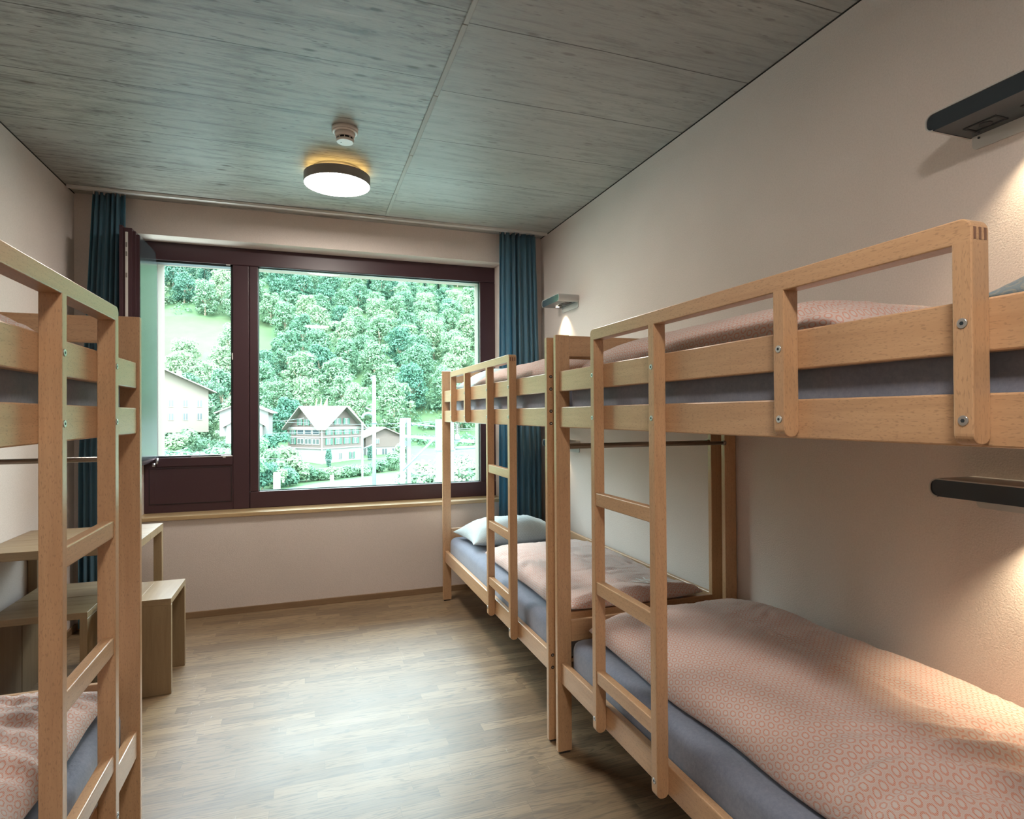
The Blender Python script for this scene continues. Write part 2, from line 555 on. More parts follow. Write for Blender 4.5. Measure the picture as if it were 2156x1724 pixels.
struct('floor', bx(XL - .2, XR + .2, YN - .2, YB + .3, -0.12, 0.0), M_FLOOR)
struct('ceiling', bx(XL - .2, XR + .2, YN - .2, YB + .3, ZC, ZC + .25), M_CEIL)
struct('wall_left', bx(XL - .2, XL, YN - .2, YB + .2, 0, ZC), M_WALL)
struct('wall_right', bx(XR, XR + .2, YN - .2, YB + .2, 0, ZC), M_WALL)
struct('wall_back', bx(XL, XR, YN - .2, YN, 0, ZC), M_WALL)
b = nb()
YM, YO = 5.08, 5.40
for (a0, a1, z0, z1) in ((XL, OX0, 0, ZC), (OX1, XR, 0, ZC), (OX0, OX1, 0, OZ0), (OX0, OX1, OZ1, ZC)):
    box(b, a0, a1, YB, YM, z0, z1)
EX0, EX1, EZ0, EZ1 = -1.05, 1.512, 0.80, 2.652
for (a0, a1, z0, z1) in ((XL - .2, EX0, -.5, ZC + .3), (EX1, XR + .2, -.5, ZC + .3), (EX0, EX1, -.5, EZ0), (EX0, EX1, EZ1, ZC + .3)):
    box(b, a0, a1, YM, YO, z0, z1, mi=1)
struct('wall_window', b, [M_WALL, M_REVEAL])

struct('baseboard_window', bx(XL, XR, YB - .014, YB, 0, .045, bev=.002), BASEW)
BASEWY = wood('baseboard_oak_y', 'y', (0.30, 0.19, 0.105), (0.20, 0.12, 0.065), 0.45, 0.1)
struct('baseboard_left', bx(XL, XL + .014, YN, YB - .014, 0, .045, bev=.002), BASEWY)
struct('baseboard_right', bx(XR - .014, XR, YN, YB - .014, 0, .045, bev=.002), BASEWY)
struct('shade_strip_left', bx(XL, XL + .004, YN, YB, ZC - .005, ZC), M_GAP)  # dark strip: shade of the wall-ceiling gap put in as colour
struct('shade_strip_right', bx(XR - .004, XR, YN, YB, ZC - .005, ZC), M_GAP)  # same painted-in gap shade along the right wall
# raised concrete bead between the two formwork panels
b = nb()
y = YN
while y < 4.60:
    y2 = min(4.61, y + random.uniform(.35, .7))
    box(b, .588 + random.uniform(-.002, .002), .611, y, y2 - .002, ZC - .006, ZC, bev=.002, seg=1)
    y = y2
struct('trim_3', b, M_STRIP)
# door in the wall behind the camera
d = struct('door_1', bx(.55, 1.45, YN, YN + .03, 0, 2.1, bev=.003), M_DOORP)
b = cyl(nb(), (.63, YN + .03, 1.02), (.63, YN + .08, 1.02), .009)
cyl(b, (.63, YN + .075, 1.02), (.75, YN + .075, 1.02), .009)
obj('door_handle', b, M_STEEL, d)

# aluminium curtain track along the ceiling in front of the window wall
tr = bx(XL + .01, XR - .01, 4.64, 4.664, ZC - .020, ZC, bev=.002)
box(tr, XL + .01, XR - .01, 4.70, 4.712, ZC - .008, ZC)
tag(obj('curtain_track', tr, M_ALU), 'slim aluminium curtain track along the concrete ceiling by the window', 'curtain track')

# ------------------------------------------------------------------ window
win = struct('window_1', (lambda b: b)(nb()), M_FRAME) if False else None
b = nb()
IX0, IX1, MX0, MX1, BX1 = OX0, -1.030, -.515, -.335, 1.45
bv = .006
box(b, OX0, OX1, YF, YM, 2.605, OZ1, bev=bv)
box(b, OX0, IX1, YF, YM, .738, 2.605, bev=bv)
box(b, MX0, -.40, YF, YM, .738, 2.605, bev=bv)
box(b, -.398, MX1, YF + .004, YM, .865, 2.605, bev=bv)
box(b, BX1, OX1, YF, YM, .865, 2.605, bev=bv)
box(b, -.398, OX1, YF, YM, .738, .865, bev=bv)
box(b, IX1, MX0, YF, YM, 1.075, 1.143, bev=bv)
box(b, IX1 - .02, MX0, YF + .002, YM, .738, .80, bev=.002)
box(b, IX1, MX0, YF + .006, YM, .80, 1.075)
win = struct('window_1', b, M_FRAME)
gb = nb()
for (a0, a1, z0, z1) in ((-1.075, -.525, 1.062, 1.066), (-1.075, -.525, .80, .804), (-1.075, -1.071, .80, 1.066), (-.529, -.525, .80, 1.066)):
    box(gb, a0, a1, YF - .002, YF + .004, z0, z1)
obj('infill_panel', box(gb, -1.071, -.529, YF + .0005, YF + .005, .804, 1.062), [M_FRAME], win)
g2 = nb()
for (a0, a1, z0, z1) in ((-1.075, -.525, 1.062, 1.066), (-1.075, -.525, .80, .804), (-1.075, -1.071, .80, 1.066), (-.529, -.525, .80, 1.066)):
    box(g2, a0, a1, YF - .0025, YF - .0015, z0, z1)
obj('panel_groove', g2, M_FRAMEG, win)
b = nb()
for (a0, a1, z0, z1) in ((IX1, MX0, 2.59, 2.605), (MX0 - .014, MX0, 1.143, 2.605), (IX1, MX0, 1.143, 1.155)):
    box(b, a0, a1, YF + .012, YM + .01, z0, z1)
obj('rubber_seal', b, M_GASKET, win, label='black rubber seal')
b = nb()
box(b, MX1, BX1, YF + .045, YF + .05, .865, 2.605)
obj('glass_pane', b, M_GLASS, win)
b = nb()
for (a0, a1, z0, z1) in ((MX1, BX1, .865, .871), (MX1, BX1, 2.597, 2.605), (MX1, MX1 + .006, .865, 2.605), (BX1 - .006, BX1, .865, 2.605)):
    box(b, a0, a1, YF + .036, YF + .045, z0, z1)
obj('glazing_bead', b, plain('glazing_bead', (0.10, 0.22, 0.20), .3), win, label='thin green-grey glazing bead')
obj('window_sill', bx(OX0, OX1, YB - .022, YF + .01, .710, .738, bev=.003), SILLW, win, label='pale oak inner window sill')
# lock hardware on the fixed frame
b = bx(-.60, -.518, YF - .004, YF + .02, 1.141, 1.149, bev=.001)
box(b, -.80, -.60, YF - .002, YF + .02, 1.141, 1.146)
box(b, -.585, -.565, YF - .008, YF, 1.134, 1.142)
obj('strike_rail', b, M_ALU, win)
obj('strike_plate', bx(-.560, -.530, YF + .002, YF + .02, 2.600, 2.608), M_ALU, win)
obj('strike_catch', bx(-.521, -.513, YF - .002, YF + .02, 1.88, 1.93, bev=.001), M_ALU, win)

# inward opening casement, swung 90 degrees
sx = [-1.135, -1.117, -1.066, -1.048, -1.030]
b = nb()
def ring_x(b, x0, x1, y0, y1, z0, z1, w, mi=0):
    box(b, x0, x1, y0, y1, z1 - w, z1, mi=mi); box(b, x0, x1, y0, y1, z0, z0 + w, mi=mi)
    box(b, x0, x1, y0, y0 + w, z0 + w, z1 - w, mi=mi); box(b, x0, x1, y1 - w, y1, z0 + w, z1 - w, mi=mi)
ring_x(b, sx[0], sx[1], 4.500, 5.000, 1.095, 2.700, .070)
ring_x(b, sx[1], sx[2], 4.512, 5.000, 1.108, 2.688, .075)
ring_x(b, sx[2], sx[3], 4.528, 5.000, 1.120, 2.672, .065)
ring_x(b, sx[3], sx[4], 4.545, 5.03, 1.135, 2.655, .045)
sash = obj('casement_sash', b, M_FRAME, win, label='opened casement sash swung inwards')
obj('sash_glass', bx(-1.034, -1.027, 4.552, 5.028, 1.150, 2.652), plain('sash_glass_dark', (0.03, 0.035, 0.04), 0.2, 0.0, 1.0), sash)
b = bx(-1.103, -1.088, 4.507, 4.5125, 1.15, 2.66, bev=.001)
for z in (2.56, 2.50, 2.36, 2.05, 1.7, 1.62):
    box(b, -1.1, -1.091, 4.504, 4.508, z, z + .03, mi=1)
obj('espagnolette', b, [M_ALU, M_LAMPGREY], sash, label='pale metal espagnolette strip')
b = cyl(nb(), (-1.02, 4.985, 1.10), (-1.02, 4.985, 1.145), .008)
cyl(b, (-1.03, 4.93, 1.085), (-1.03, 4.93, 1.11), .009)
obj('hinge', b, M_STEEL, win)

# ------------------------------------------------------------------ curtains
def curtain(name, label, xt0, xt1, xb0, xb1, z0, z1, yc, folds, seed, group=None):
    random.seed(seed)
    NX, NZ = folds * 14, 40
    ph = [random.uniform(0, 6.28) for _ in range(6)]
    bm = nb(); rows = []
    for k in range(NZ + 1):
        s = k / NZ
        z = z1 + (z0 - z1) * s
        xa = xt0 + (xb0 - xt0) * min(1, s * 1.6) ** .9; xb_ = xt1 + (xb1 - xt1) * min(1, s * 1.6)
        row = []
        for i in range(NX + 1):
            u = i / NX
            a = u * folds * 2 * math.pi
            amp = .020 + .008 * math.sin(u * 9 + ph[0]) + .008 * s
            w = math.sin(a + .5 * math.sin(a * .37 + ph[1]) + .35 * math.sin(s * 2.2 + u * 8 + ph[2]))
            w2 = .30 * math.sin(1.37 * a + ph[3] + s * 1.0)
            sharp = w * (1 - .25 * abs(w))
            yy = yc + amp * (sharp + w2 * (1 - .5 * s))
            xx = xa + (xb_ - xa) * (u + .006 * math.sin(a * 1.3 + s * 3))
            row.append(bm.verts.new((xx, yy, z)))
        rows.append(row)
    for k in range(NZ):
        for i in range(NX):
            bm.faces.new((rows[k][i], rows[k][i + 1], rows[k + 1][i + 1], rows[k + 1][i]))
    o = obj(name, bm, M_CURT, smooth=True)
    m = o.modifiers.new('cloth', 'SOLIDIFY'); m.thickness = .0025
    tag(o, label, 'curtain', group)
    for i in range(folds + 1):
        x = xt0 + (xt1 - xt0) * (i + .2) / (folds + .4)
        obj('curtain_glider', bx(x - .004, x + .004, yc - .006, yc + .006, z1 - .012, ZC - .001), M_ALU, o)
    return o

curtain('curtain', 'teal blue curtain left of the window, behind the opened sash', -1.345, -1.150, -1.425, -1.16, .04, ZC - .012, 4.725, 6, 3)
curtain('curtain', 'teal blue curtain right of the window, behind the far right bunk', 1.537, 1.862, 1.52, 1.905, .04, ZC - .012, 4.715, 7, 5)

# ------------------------------------------------------------------ ceiling fittings
def ceiling_lamp(x, y, label):
    e = empty('ceiling_lamp', (x, y, ZC), label, 'ceiling lamp')
    b = nb()
    cyl(b, (x, y, ZC - .036), (x, y, ZC - .093), .200, .200, 64, caps=False)
    cyl(b, (x, y, ZC - .036), (x, y, ZC - .093), .197, .197, 64, caps=False)
    for z in (ZC - .036, ZC - .093):
        vo = [(x + .2 * math.cos(2 * math.pi * i / 64), y + .2 * math.sin(2 * math.pi * i / 64), z) for i in range(64)]
        vi = [(x + .197 * math.cos(2 * math.pi * i / 64), y + .197 * math.sin(2 * math.pi * i / 64), z) for i in range(64)]
        O = [b.verts.new(v) for v in vo]; I = [b.verts.new(v) for v in vi]
        for i in range(64): b.faces.new((O[i], O[(i + 1) % 64], I[(i + 1) % 64], I[i]))
    obj('lamp_rim', b, M_LAMPGREY, e, label='dark grey metal rim')
    b = nb()
    cyl(b, (x, y, ZC - .088), (x, y, ZC - .0935), .1965, .190, 64)
    obj('diffuser', b, M_DIFF, e, label='glowing white diffuser disc')
    obj('glow_baffle', cyl(nb(), (x, y, ZC - .082), (x, y, ZC - .087), .1968, .1968, 48), M_LAMPGREY, e)  # unseen opaque disc added to block the diffuser's upward light
    b = cyl(nb(), (x, y, ZC), (x, y, ZC - .03), .15, .15, 48)
    obj('mounting_plate', b, M_WHITEPL, e)
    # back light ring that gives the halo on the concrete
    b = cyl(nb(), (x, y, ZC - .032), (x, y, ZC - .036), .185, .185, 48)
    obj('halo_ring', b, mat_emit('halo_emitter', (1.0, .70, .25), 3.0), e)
    return e

ceiling_lamp(.20, 3.865, 'round ceiling lamp with grey rim glowing below the concrete ceiling')
ceiling_lamp(.20, -0.05, 'added unseen fill lamp nearer the door, above and behind the viewer')  # unseen fill lamp, added to brighten the room with the same fixture

cx, cy = .210, 3.285
e = empty('smoke_detector', (cx, cy, ZC), 'white round smoke detector on the concrete ceiling', 'smoke detector')
b = cyl(nb(), (cx, cy, ZC), (cx, cy, ZC - .020), .068, .068, 40)
cyl(b, (cx, cy, ZC - .020), (cx, cy, ZC - .026), .068, .062, 40)
obj('detector_base', b, M_WHITEPL, e)
b = cyl(nb(), (cx, cy, ZC - .026), (cx, cy, ZC - .050), .054, .050, 40)
obj('detector_body', b, M_WHITEPL, e)
b = cyl(nb(), (cx, cy, ZC - .050), (cx, cy, ZC - .062), .040, .038, 32)
obj('sensing_chamber', b, M_LAMPDARK, e, label='dark sensing slot')
b = cyl(nb(), (cx, cy, ZC - .062), (cx, cy, ZC - .074), .046, .042, 40)
for i in range(10):
    a = i * math.pi / 5 + .2
    p = Vector((cx + .0455 * math.cos(a), cy + .0455 * math.sin(a), ZC - .056))
    obox(b, p, Vector((math.cos(a), math.sin(a), 0)) * .003, Vector((-math.sin(a), math.cos(a), 0)) * .002, (0, 0, .007))
obj('detector_cap', b, M_WHITEPL, e)
obj('indicator_light', cyl(nb(), (cx - .02, cy + .005, ZC - .0738), (cx - .02, cy + .005, ZC - .0752), .003, n=12), M_LAMPDARK, e)

# ------------------------------------------------------------------ reading lamps on the right wall
def reading_lamp(y0, y1, zt, label, led_y, watts, dr_=1, plate=(.015, .04)):
    """y0 near end, y1 far end, zt top"""
    zb = zt - .055; xf = 1.785
    e = empty('reading_lamp', (XR, (y0 + y1) / 2, zb), label, 'reading lamp')
    b = nb()
    R_, t = .024, .0035
    outer = rrect(y0, y1, zb, zt, R_, 8)
    # shell: closed band top+ends, extruded along X, open front and underside
    inner = rrect(y0 + t, y1 - t, zb + t, zt - t, R_ - t, 8)
    n = len(outer)
    A = [b.verts.new((xf, p, q)) for p, q in outer]; B = [b.verts.new((XR, p, q)) for p, q in outer]
    C = [b.verts.new((xf, p, q)) for p, q in inner]; D = [b.verts.new((XR, p, q)) for p, q in inner]
    for i in range(n):
        j = (i + 1) % n
        if min(outer[i][1], outer[j][1]) < zb + 1e-5 and abs(outer[i][0] - outer[j][0]) > .1: continue  # underside open
        b.faces.new((A[i], A[j], B[j], B[i])); b.faces.new((C[i], D[i], D[j], C[j])); b.faces.new((A[i], C[i], C[j], A[j]))
    bmesh.ops.recalc_face_normals(b, faces=b.faces)
    obj('lamp_shell', b, M_LAMPSHELL, e, label='light grey metal shell')
    b = nb()
    prism(b, rrect(y0 + t, y1 - t, zb + .001, zt - t, R_ - t, 8), 'x', xf + .004, XR - .001)
    bd = obj('lamp_body', b, M_LAMPBLACK, e, label='glossy black lamp body')
    ym = (y0 + y1) / 2
    q0, q1 = sorted((ym + dr_ * .02, ym + dr_ * .11))
    # underside: rectangular switch recess, socket and LED
    b = nb()
    for (a0, a1, c0, c1) in ((q0, q1, 1.862, 1.868), (q0, q1, 1.912, 1.918), (q0, q0 + .006, 1.865, 1.918), (q1 - .006, q1, 1.865, 1.918)):
        box(b, c0, c1, a0, a1, zb - .0006, zb + .002)
    obj('socket_frame', b, M_LAMPDARK, bd)
    obj('socket_hole', cyl(nb(), (1.892, (q0 + q1) / 2, zb - .0008), (1.892, (q0 + q1) / 2, zb + .002), .016, n=24), M_LAMPDARK, bd)
    b = nb(); box(b, 1.875, 1.90, ym - dr_ * .045 - .012, ym - dr_ * .045 + .012, zb - .0012, zb + .002, bev=.002)
    obj('switch', b, M_LAMPDARK, bd)
    obj('led_ring', cyl(nb(), (1.885, led_y, zb - .002), (1.885, led_y, zb + .002), .017, n=24), M_ALU, bd)
    obj('led_lens', cyl(nb(), (1.885, led_y, zb - .0035), (1.885, led_y, zb - .0015), .012, n=24), M_LED, bd)
    # wall plate hanging a little below the body
    b = nb()
    prism(b, rrect(y0 + .008, y1 - .03, zb - plate[1], zt - .004, .014, 6), 'x', XR - .006, XR)
    pl = obj('wall_plate', b, M_LAMPSHELL, e)
    obj('plate_screw', cyl(nb(), (XR - .008, y1 - .05, zb - .008), (XR - .006, y1 - .05, zb - .008), .0035, n=12), M_LAMPDARK, pl)
    l = bpy.data.lights.new('reading_spot', 'SPOT')
    l.energy = watts; l.color = (1.0, .82, .56); l.spot_size = math.radians(96); l.spot_blend = .7; l.shadow_soft_size = .012
    lo = bpy.data.objects.new('reading_spot', l); COL.objects.link(lo)
    lo.parent = e; lo.location = Vector((1.885, led_y, zb - .006)) - e.location
    return e

reading_lamp(4.057, 4.395, 2.347, 'black and grey reading lamp high on the right wall beside the window curtain', 4.31, READ_SPOT, -1)
reading_lamp(4.057, 4.395, 1.252, 'grey reading lamp over the lower far bunk, half hidden behind the bed posts', 4.31, READ_SPOT * .2, -1)
reading_lamp(.955, 1.293, 2.347, 'large black reading lamp high on the right wall, cut by the photo edge', 1.04, READ_SPOT)
reading_lamp(.955, 1.293, 1.250, 'flat black reading lamp over the lower near bunk, seen edge-on', 1.03, READ_SPOT * 1.6)

# ------------------------------------------------------------------ bunk beds
ZP = 1.789


def bunk(label, s, x0, y0, y1, dg, dr, ladder, guard, bar_y, rod_y, glide=True):
    """s: +1 bed on the right wall (aisle face towards -X), -1 on the left wall.
    x0: aisle plane of the posts, y0/y1 outer ends, dg/dr guard and rail planes as depth behind x0."""
    e = empty('bunk_bed', (x0 + s * .47, (y0 + y1) / 2, 0), label, 'bunk bed', 'beech bunk beds along the side walls')
    X = lambda d: x0 + s * d
    PT = .026
    ds = {}
    for iy, (a, c) in enumerate(((y0, y0 + PT), (y1 - PT, y1))):
        for d0 in (0, .869):
            p = obj('post', bx(X(d0), X(d0 + .065), a, c, .008, ZP, bev=.003), BEECH['z'], e)
            obj('glide', bx(X(d0 + .008), X(d0 + .057), a + .003, c - .003, 0, .009), M_RUBBER, p)
            ds[(iy, d0)] = p
        ym = (a + c) / 2
        for z0, z1 in ((1.697, 1.787), (.470, .560), (1.400, 1.474)):
            obj('end_board', bx(X(.065), X(.869), ym - .011, ym + .009, z0, z1, bev=.003), BEECH['x'], e)
        # ferrules on the outer face of the aisle posts
        fy, sg = (a, -1) if iy == 0 else (c, 1)
        for z in (1.615, 1.56, 1.462, 1.407, .382, .328):
            b = cyl(nb(), (X(.019), fy, z), (X(.019), fy + sg * .0015, z), .0075, n=16)
            cyl(b, (X(.019), fy + sg * .0012, z), (X(.019), fy + sg * .003, z), .003, n=10, mi=1)
            obj('ferrule', b, [M_DARKSTEEL, M_STEEL], ds[(iy, 0)], label='dark round metal ferrule')
    for z0, z1 in ((1.545, 1.632), (1.392, 1.479), (.301, .389)):
        obj('side_rail', bx(X(dr), X(dr + .027), y0 + PT, y1 - PT, z0, z1, bev=.0035), BEECH['y'], e)
    for z0, z1 in ((1.545, 1.632), (1.392, 1.479), (.475, .566), (.301, .389)):
        obj('wall_rail', bx(X(.872), X(.892), y0 + PT, y1 - PT, z0, z1, bev=.0035), BEECH['y'], e)
    for zs in (.312, 1.402):
        b = nb(); yy = y0 + .06
        while yy < y1 - .1:
            box(b, X(dr + .028), X(.871), yy, yy + .06, zs, zs + .016); yy += .115
        obj('slat_base', b, BEECH['x'], e)
    # ladder and guard posts, in front of the rails
    def upright(name, ya, yb_, zb, zscr):
        outl = rrect(min(X(dg), X(dr)), max(X(dg), X(dr)), zb, 1.719, .0185, 7, (0, 0, 1, 1))
        b = prism(nb(), outl, 'y', ya, yb_)
        es = [ed for ed in b.edges if abs(ed.verts[0].co.y - ed.verts[1].co.y) < 1e-6]
        bmesh.ops.bevel(b, geom=es, offset=.0022, segments=2, profile=.5, affect='EDGES')
        p = obj(name, b, BEECH['z'], e)
        for z in zscr:
            yc = (ya + yb_) / 2
            b = cyl(nb(), (X(dg), yc, z), (X(dg) - s * .0016, yc, z), .0085, .0075, n=24)
            cyl(b, (X(dg) - s * .0014, yc, z), (X(dg) - s * .0019, yc, z), .0034, n=6, mi=1)
            obj('screw', b, [M_STEEL, M_BLACKHOLE], p, label='zinc countersunk screw')
        return p
    for ya, yb_ in ladder: upright('ladder_post', ya, yb_, .296, (1.590, 1.435, .345))
    for ya, yb_ in guard: upright('guard_post', ya, yb_, 1.396, (1.590, 1.435))
    la, lb = sorted(ladder)
    for zt in (1.1635, .8435, .5215):
        obj('rung', bx(X(dg + .0035), X(dg + .032), la[1] - .004, lb[0] + .004, zt - .047, zt, bev=.003), BEECH['y'], e)
    # rounded top bar
    outl = rrect(bar_y[0], bar_y[1], 1.717, 1.757, .019, 8, (1, 1, 0, 0))
    b = prism(nb(), outl, 'x', min(X(dg), X(dr)), max(X(dg), X(dr)))
    es = [ed for ed in b.edges if abs(ed.verts[0].co.x - ed.verts[1].co.x) < 1e-6]
    bmesh.ops.bevel(b, geom=es, offset=.0022, segments=2, profile=.5, affect='EDGES')
    gr = obj('guard_rail', b, BEECH['y'], e)
    # finger joint at both ends of the bar
    for yy, sg in ((bar_y[0], -1), (bar_y[1], 1)):
        b = nb(); w = (dr - dg)
        for k in (.12, .42, .72):
            box(b, X(dg + w * k), X(dg + w * (k + .13)), yy - sg * .0005, yy + sg * .0007, 1.722, 1.741)
        obj('finger_joint', b, M_ENDGRAIN, gr, label='dark finger joint strips')
    b = cyl(nb(), (X(.064), rod_y, 1.307), (X(.870), rod_y, 1.307), .0085, n=20)
    cyl(b, (X(.855), rod_y, 1.307), (X(.870), rod_y, 1.307), .011, n=20)
    obj('hanging_rod', b, M_ROD, e, label='brushed metal rod between the end posts')
    return e


bunk('beech bunk bed nearest the camera on the right wall, ladder at its far end', 1, 1.016, .221, 2.372, -.026, .0145,
     [(1.941, 1.969), (1.548, 1.580)], [(1.035, 1.066), (.645, .676)], (.645, 1.969), 2.345)
bunk('beech bunk bed by the window on the right wall, ladder at its near end', 1, 1.016, 2.447, 4.594, -.026, .0145,
     [(2.886, 2.918), (3.274, 3.305)], [(3.778, 3.808), (4.165, 4.192)], (2.886, 4.192), 2.462)
bunk('beech bunk bed on the left wall, green window light on its guard rail', -1, -.5285, .212, 2.359, -.0355, .008,
     [(1.917, 1.949), (1.533, 1.562)], [(1.02, 1.05), (.63, .66)], (.63, 1.949), 2.345)

# ------------------------------------------------------------------ mattresses
def mattress(label, xa, xb, ya, yb_, z0, z1):
    e_ = bx(xa, xb, ya, yb_, z0, z1, bev=.045, seg=5)
    bmesh.ops.subdivide_edges(e_, edges=[q for q in e_.edges if q.calc_length() > .25], cuts=14, use_grid_fill=True)
    for v in e_.verts:
        n_ = noise.noise(v.co * 4.0) * .004 + noise.noise(v.co * 15) * .0015
        v.co.z += n_; v.co.x += n_ * .5
    return tag(obj('mattress', e_, M_SHEET, smooth=True), label, 'mattress', 'mattresses in slate fitted sheets')


mattress('mattress in slate blue sheet on the lower near right bunk', 1.062, 1.884, .262, 2.320, .329, .500)
mattress('mattress in slate blue sheet on the upper near right bunk', 1.062, 1.884, .262, 2.318, 1.419, 1.600)
mattress('mattress in slate blue sheet on the lower bunk by the window', 1.062, 1.884, 2.488, 4.552, .329, .500)
mattress('mattress in slate blue sheet on the upper bunk by the window', 1.062, 1.884, 2.488, 4.552, 1.419, 1.600)
mattress('mattress in slate blue sheet on the lower left bunk', -1.397, -.570, .255, 2.312, .329, .500)
mattress('mattress in slate blue sheet on the upper left bunk', -1.397, -.570, .255, 2.308, 1.419, 1.600)

# ------------------------------------------------------------------ bedding
def slab(name, label, cat, mat, xa, xb, ya, yb_, zb, thick, p=3.0, q=2.4, seed=0, wr=.006, ridge=None,
         folds=None, group=None, bulge=1.0, res=.0125, sag=None, skew=None, ang=0.0, pinch=0.0, uvs=1.0):
    """puffy quilt or pillow: closed height-field body with rounded rims and creases"""
    NX = max(24, int((xb - xa) / res)); NY = max(24, int((yb_ - ya) / res))
    bm = nb(); uvl = bm.loops.layers.uv.new('UVMap')
    cx_, cy_ = (xa + xb) / 2, (ya + yb_) / 2
    ca, sa = math.cos(ang), math.sin(ang)
    def warp(k): return .5 - .5 * math.cos(math.pi * k)       # denser near rims
    def P(i, j, top):
        u = i / NX; v = j / NY
        uu = u * .45 + warp(u) * .55; vv = v * .45 + warp(v) * .55
        a = 2 * uu - 1; c = 2 * vv - 1
        x = xa + (xb - xa) * uu; y = ya + (yb_ - ya) * vv
        # rim outline wobble
        e1 = noise.noise(Vector((x * 3 + seed, y * 3, 1.3))) * .022 * min(1, (1 if cat == 'duvet' else .4))
        prof = max(0.0, (1 - abs(a) ** p)) ** (1 / q) * max(0.0, (1 - abs(c) ** p)) ** (1 / q)
        if pinch:                       # pillow: sides pull in between the corners
            x = cx_ + (x - cx_) * (1 - pinch * (1 - c * c) * abs(a) ** 3)
            y = cy_ + (y - cy_) * (1 - pinch * (1 - a * a) * abs(c) ** 3)
        big = noise.noise(Vector((x * 2.3 + seed, y * 2.3, seed))) * .16 + noise.noise(Vector((x * 6 + seed, y * 5, seed * 2))) * .07
        w = Vector((x * 11 + seed, y * 7, 0))
        cr = 1 - abs(noise.noise(w + Vector((noise.noise(w * .7), noise.noise(w * .6 + Vector((5, 1, 0))), 0)) * 1.5)) * 2
        cr2 = 1 - abs(noise.noise(w * 2.3 + Vector((7, seed, 2)))) * 2
        if top:
            z = zb + thick * .32 + thick * .68 * prof * (1 + big * bulge)
            z += wr * (cr * 1.0 + cr2 * .5) * min(1, prof * 1.6)
            if ridge:
                dx = x - ridge - .02 * math.sin(y * 3 + seed)
                z += .006 * math.exp(-(dx / .006) ** 2) - .006 * math.exp(-((dx - .02) / .02) ** 2)
            if folds: z += folds(x, y) * min(1, prof * 2)
        else:
            z = zb + thick * .32 - thick * .32 * prof
        k = e1 * (abs(a) ** 6); x += k * (1 if a > 0 else -1)
        k = e1 * (abs(c) ** 6); y += k * (1 if c > 0 else -1)
        if sag: z += sag(x, y)
        if skew: x, y = skew(x, y)
        dx, dy = x - cx_, y - cy_
        return Vector((cx_ + dx * ca - dy * sa, cy_ + dx * sa + dy * ca, z)), (x * uvs, y * uvs)
    T = [[P(i, j, True) for j in range(NY + 1)] for i in range(NX + 1)]
    Bm = [[P(i, j, False) for j in range(NY + 1)] for i in range(NX + 1)]
    vt = [[bm.verts.new(c[0]) for c in r] for r in T]
    vb = [[(vt[i][j] if i in (0, NX) or j in (0, NY) else bm.verts.new(Bm[i][j][0])) for j in range(NY + 1)] for i in range(NX + 1)]
    # arc length across and along keeps the print from stretching on the rims
    def arcs(G):
        UU = [[0.0] * (NY + 1) for _ in range(NX + 1)]; VV = [[0.0] * (NY + 1) for _ in range(NX + 1)]
        mi_, mj_ = NX // 2, NY // 2
        for j in range(NY + 1):
            UU[mi_][j] = 0.0
            for i in range(mi_ + 1, NX + 1): UU[i][j] = UU[i - 1][j] + math.hypot(G[i][j][0].x - G[i - 1][j][0].x, (G[i][j][0].z - G[i - 1][j][0].z) * .9)
            for i in range(mi_ - 1, -1, -1): UU[i][j] = UU[i + 1][j] - math.hypot(G[i][j][0].x - G[i + 1][j][0].x, (G[i][j][0].z - G[i + 1][j][0].z) * .9)
        for i in range(NX + 1):
            for j in range(mj_ + 1, NY + 1): VV[i][j] = VV[i][j - 1] + math.hypot(G[i][j][0].y - G[i][j - 1][0].y, (G[i][j][0].z - G[i][j - 1][0].z) * .6)
            for j in range(mj_ - 1, -1, -1): VV[i][j] = VV[i][j + 1] - math.hypot(G[i][j][0].y - G[i][j + 1][0].y, (G[i][j][0].z - G[i][j + 1][0].z) * .6)
        return UU, VV
    UU, VV = arcs(T)
    UB, VB = arcs(Bm)
    for i in range(NX):
        for j in range(NY):
            ids = ((i, j), (i + 1, j), (i + 1, j + 1), (i, j + 1))
            f = bm.faces.new([vt[a][c] for a, c in ids])
            for lp, (a, c) in zip(f.loops, ids): lp[uvl].uv = (UU[a][c], VV[a][c])
            ids = ((i, j), (i, j + 1), (i + 1, j + 1), (i + 1, j))
            f = bm.faces.new([vb[a][c] for a, c in ids])
            for lp, (a, c) in zip(f.loops, ids): lp[uvl].uv = (UB[a][c], VB[a][c])
    o = obj(name, bm, mat, smooth=True)
    tag(o, label, cat, group)
    return o


GD = 'ring-patterned duvets'
def fold_B(x, y):
    # bunched folds at the head end, radiating creases
    k = max(0, min(1, (1.28 - y - .25 * (x - 1.3)) / .3))
    return k * (.011 * math.sin((y * 1.0 + x * .55) * 62 + 2.5 * noise.noise(Vector((x * 6, y * 6, 3))))) + .02 * k * k

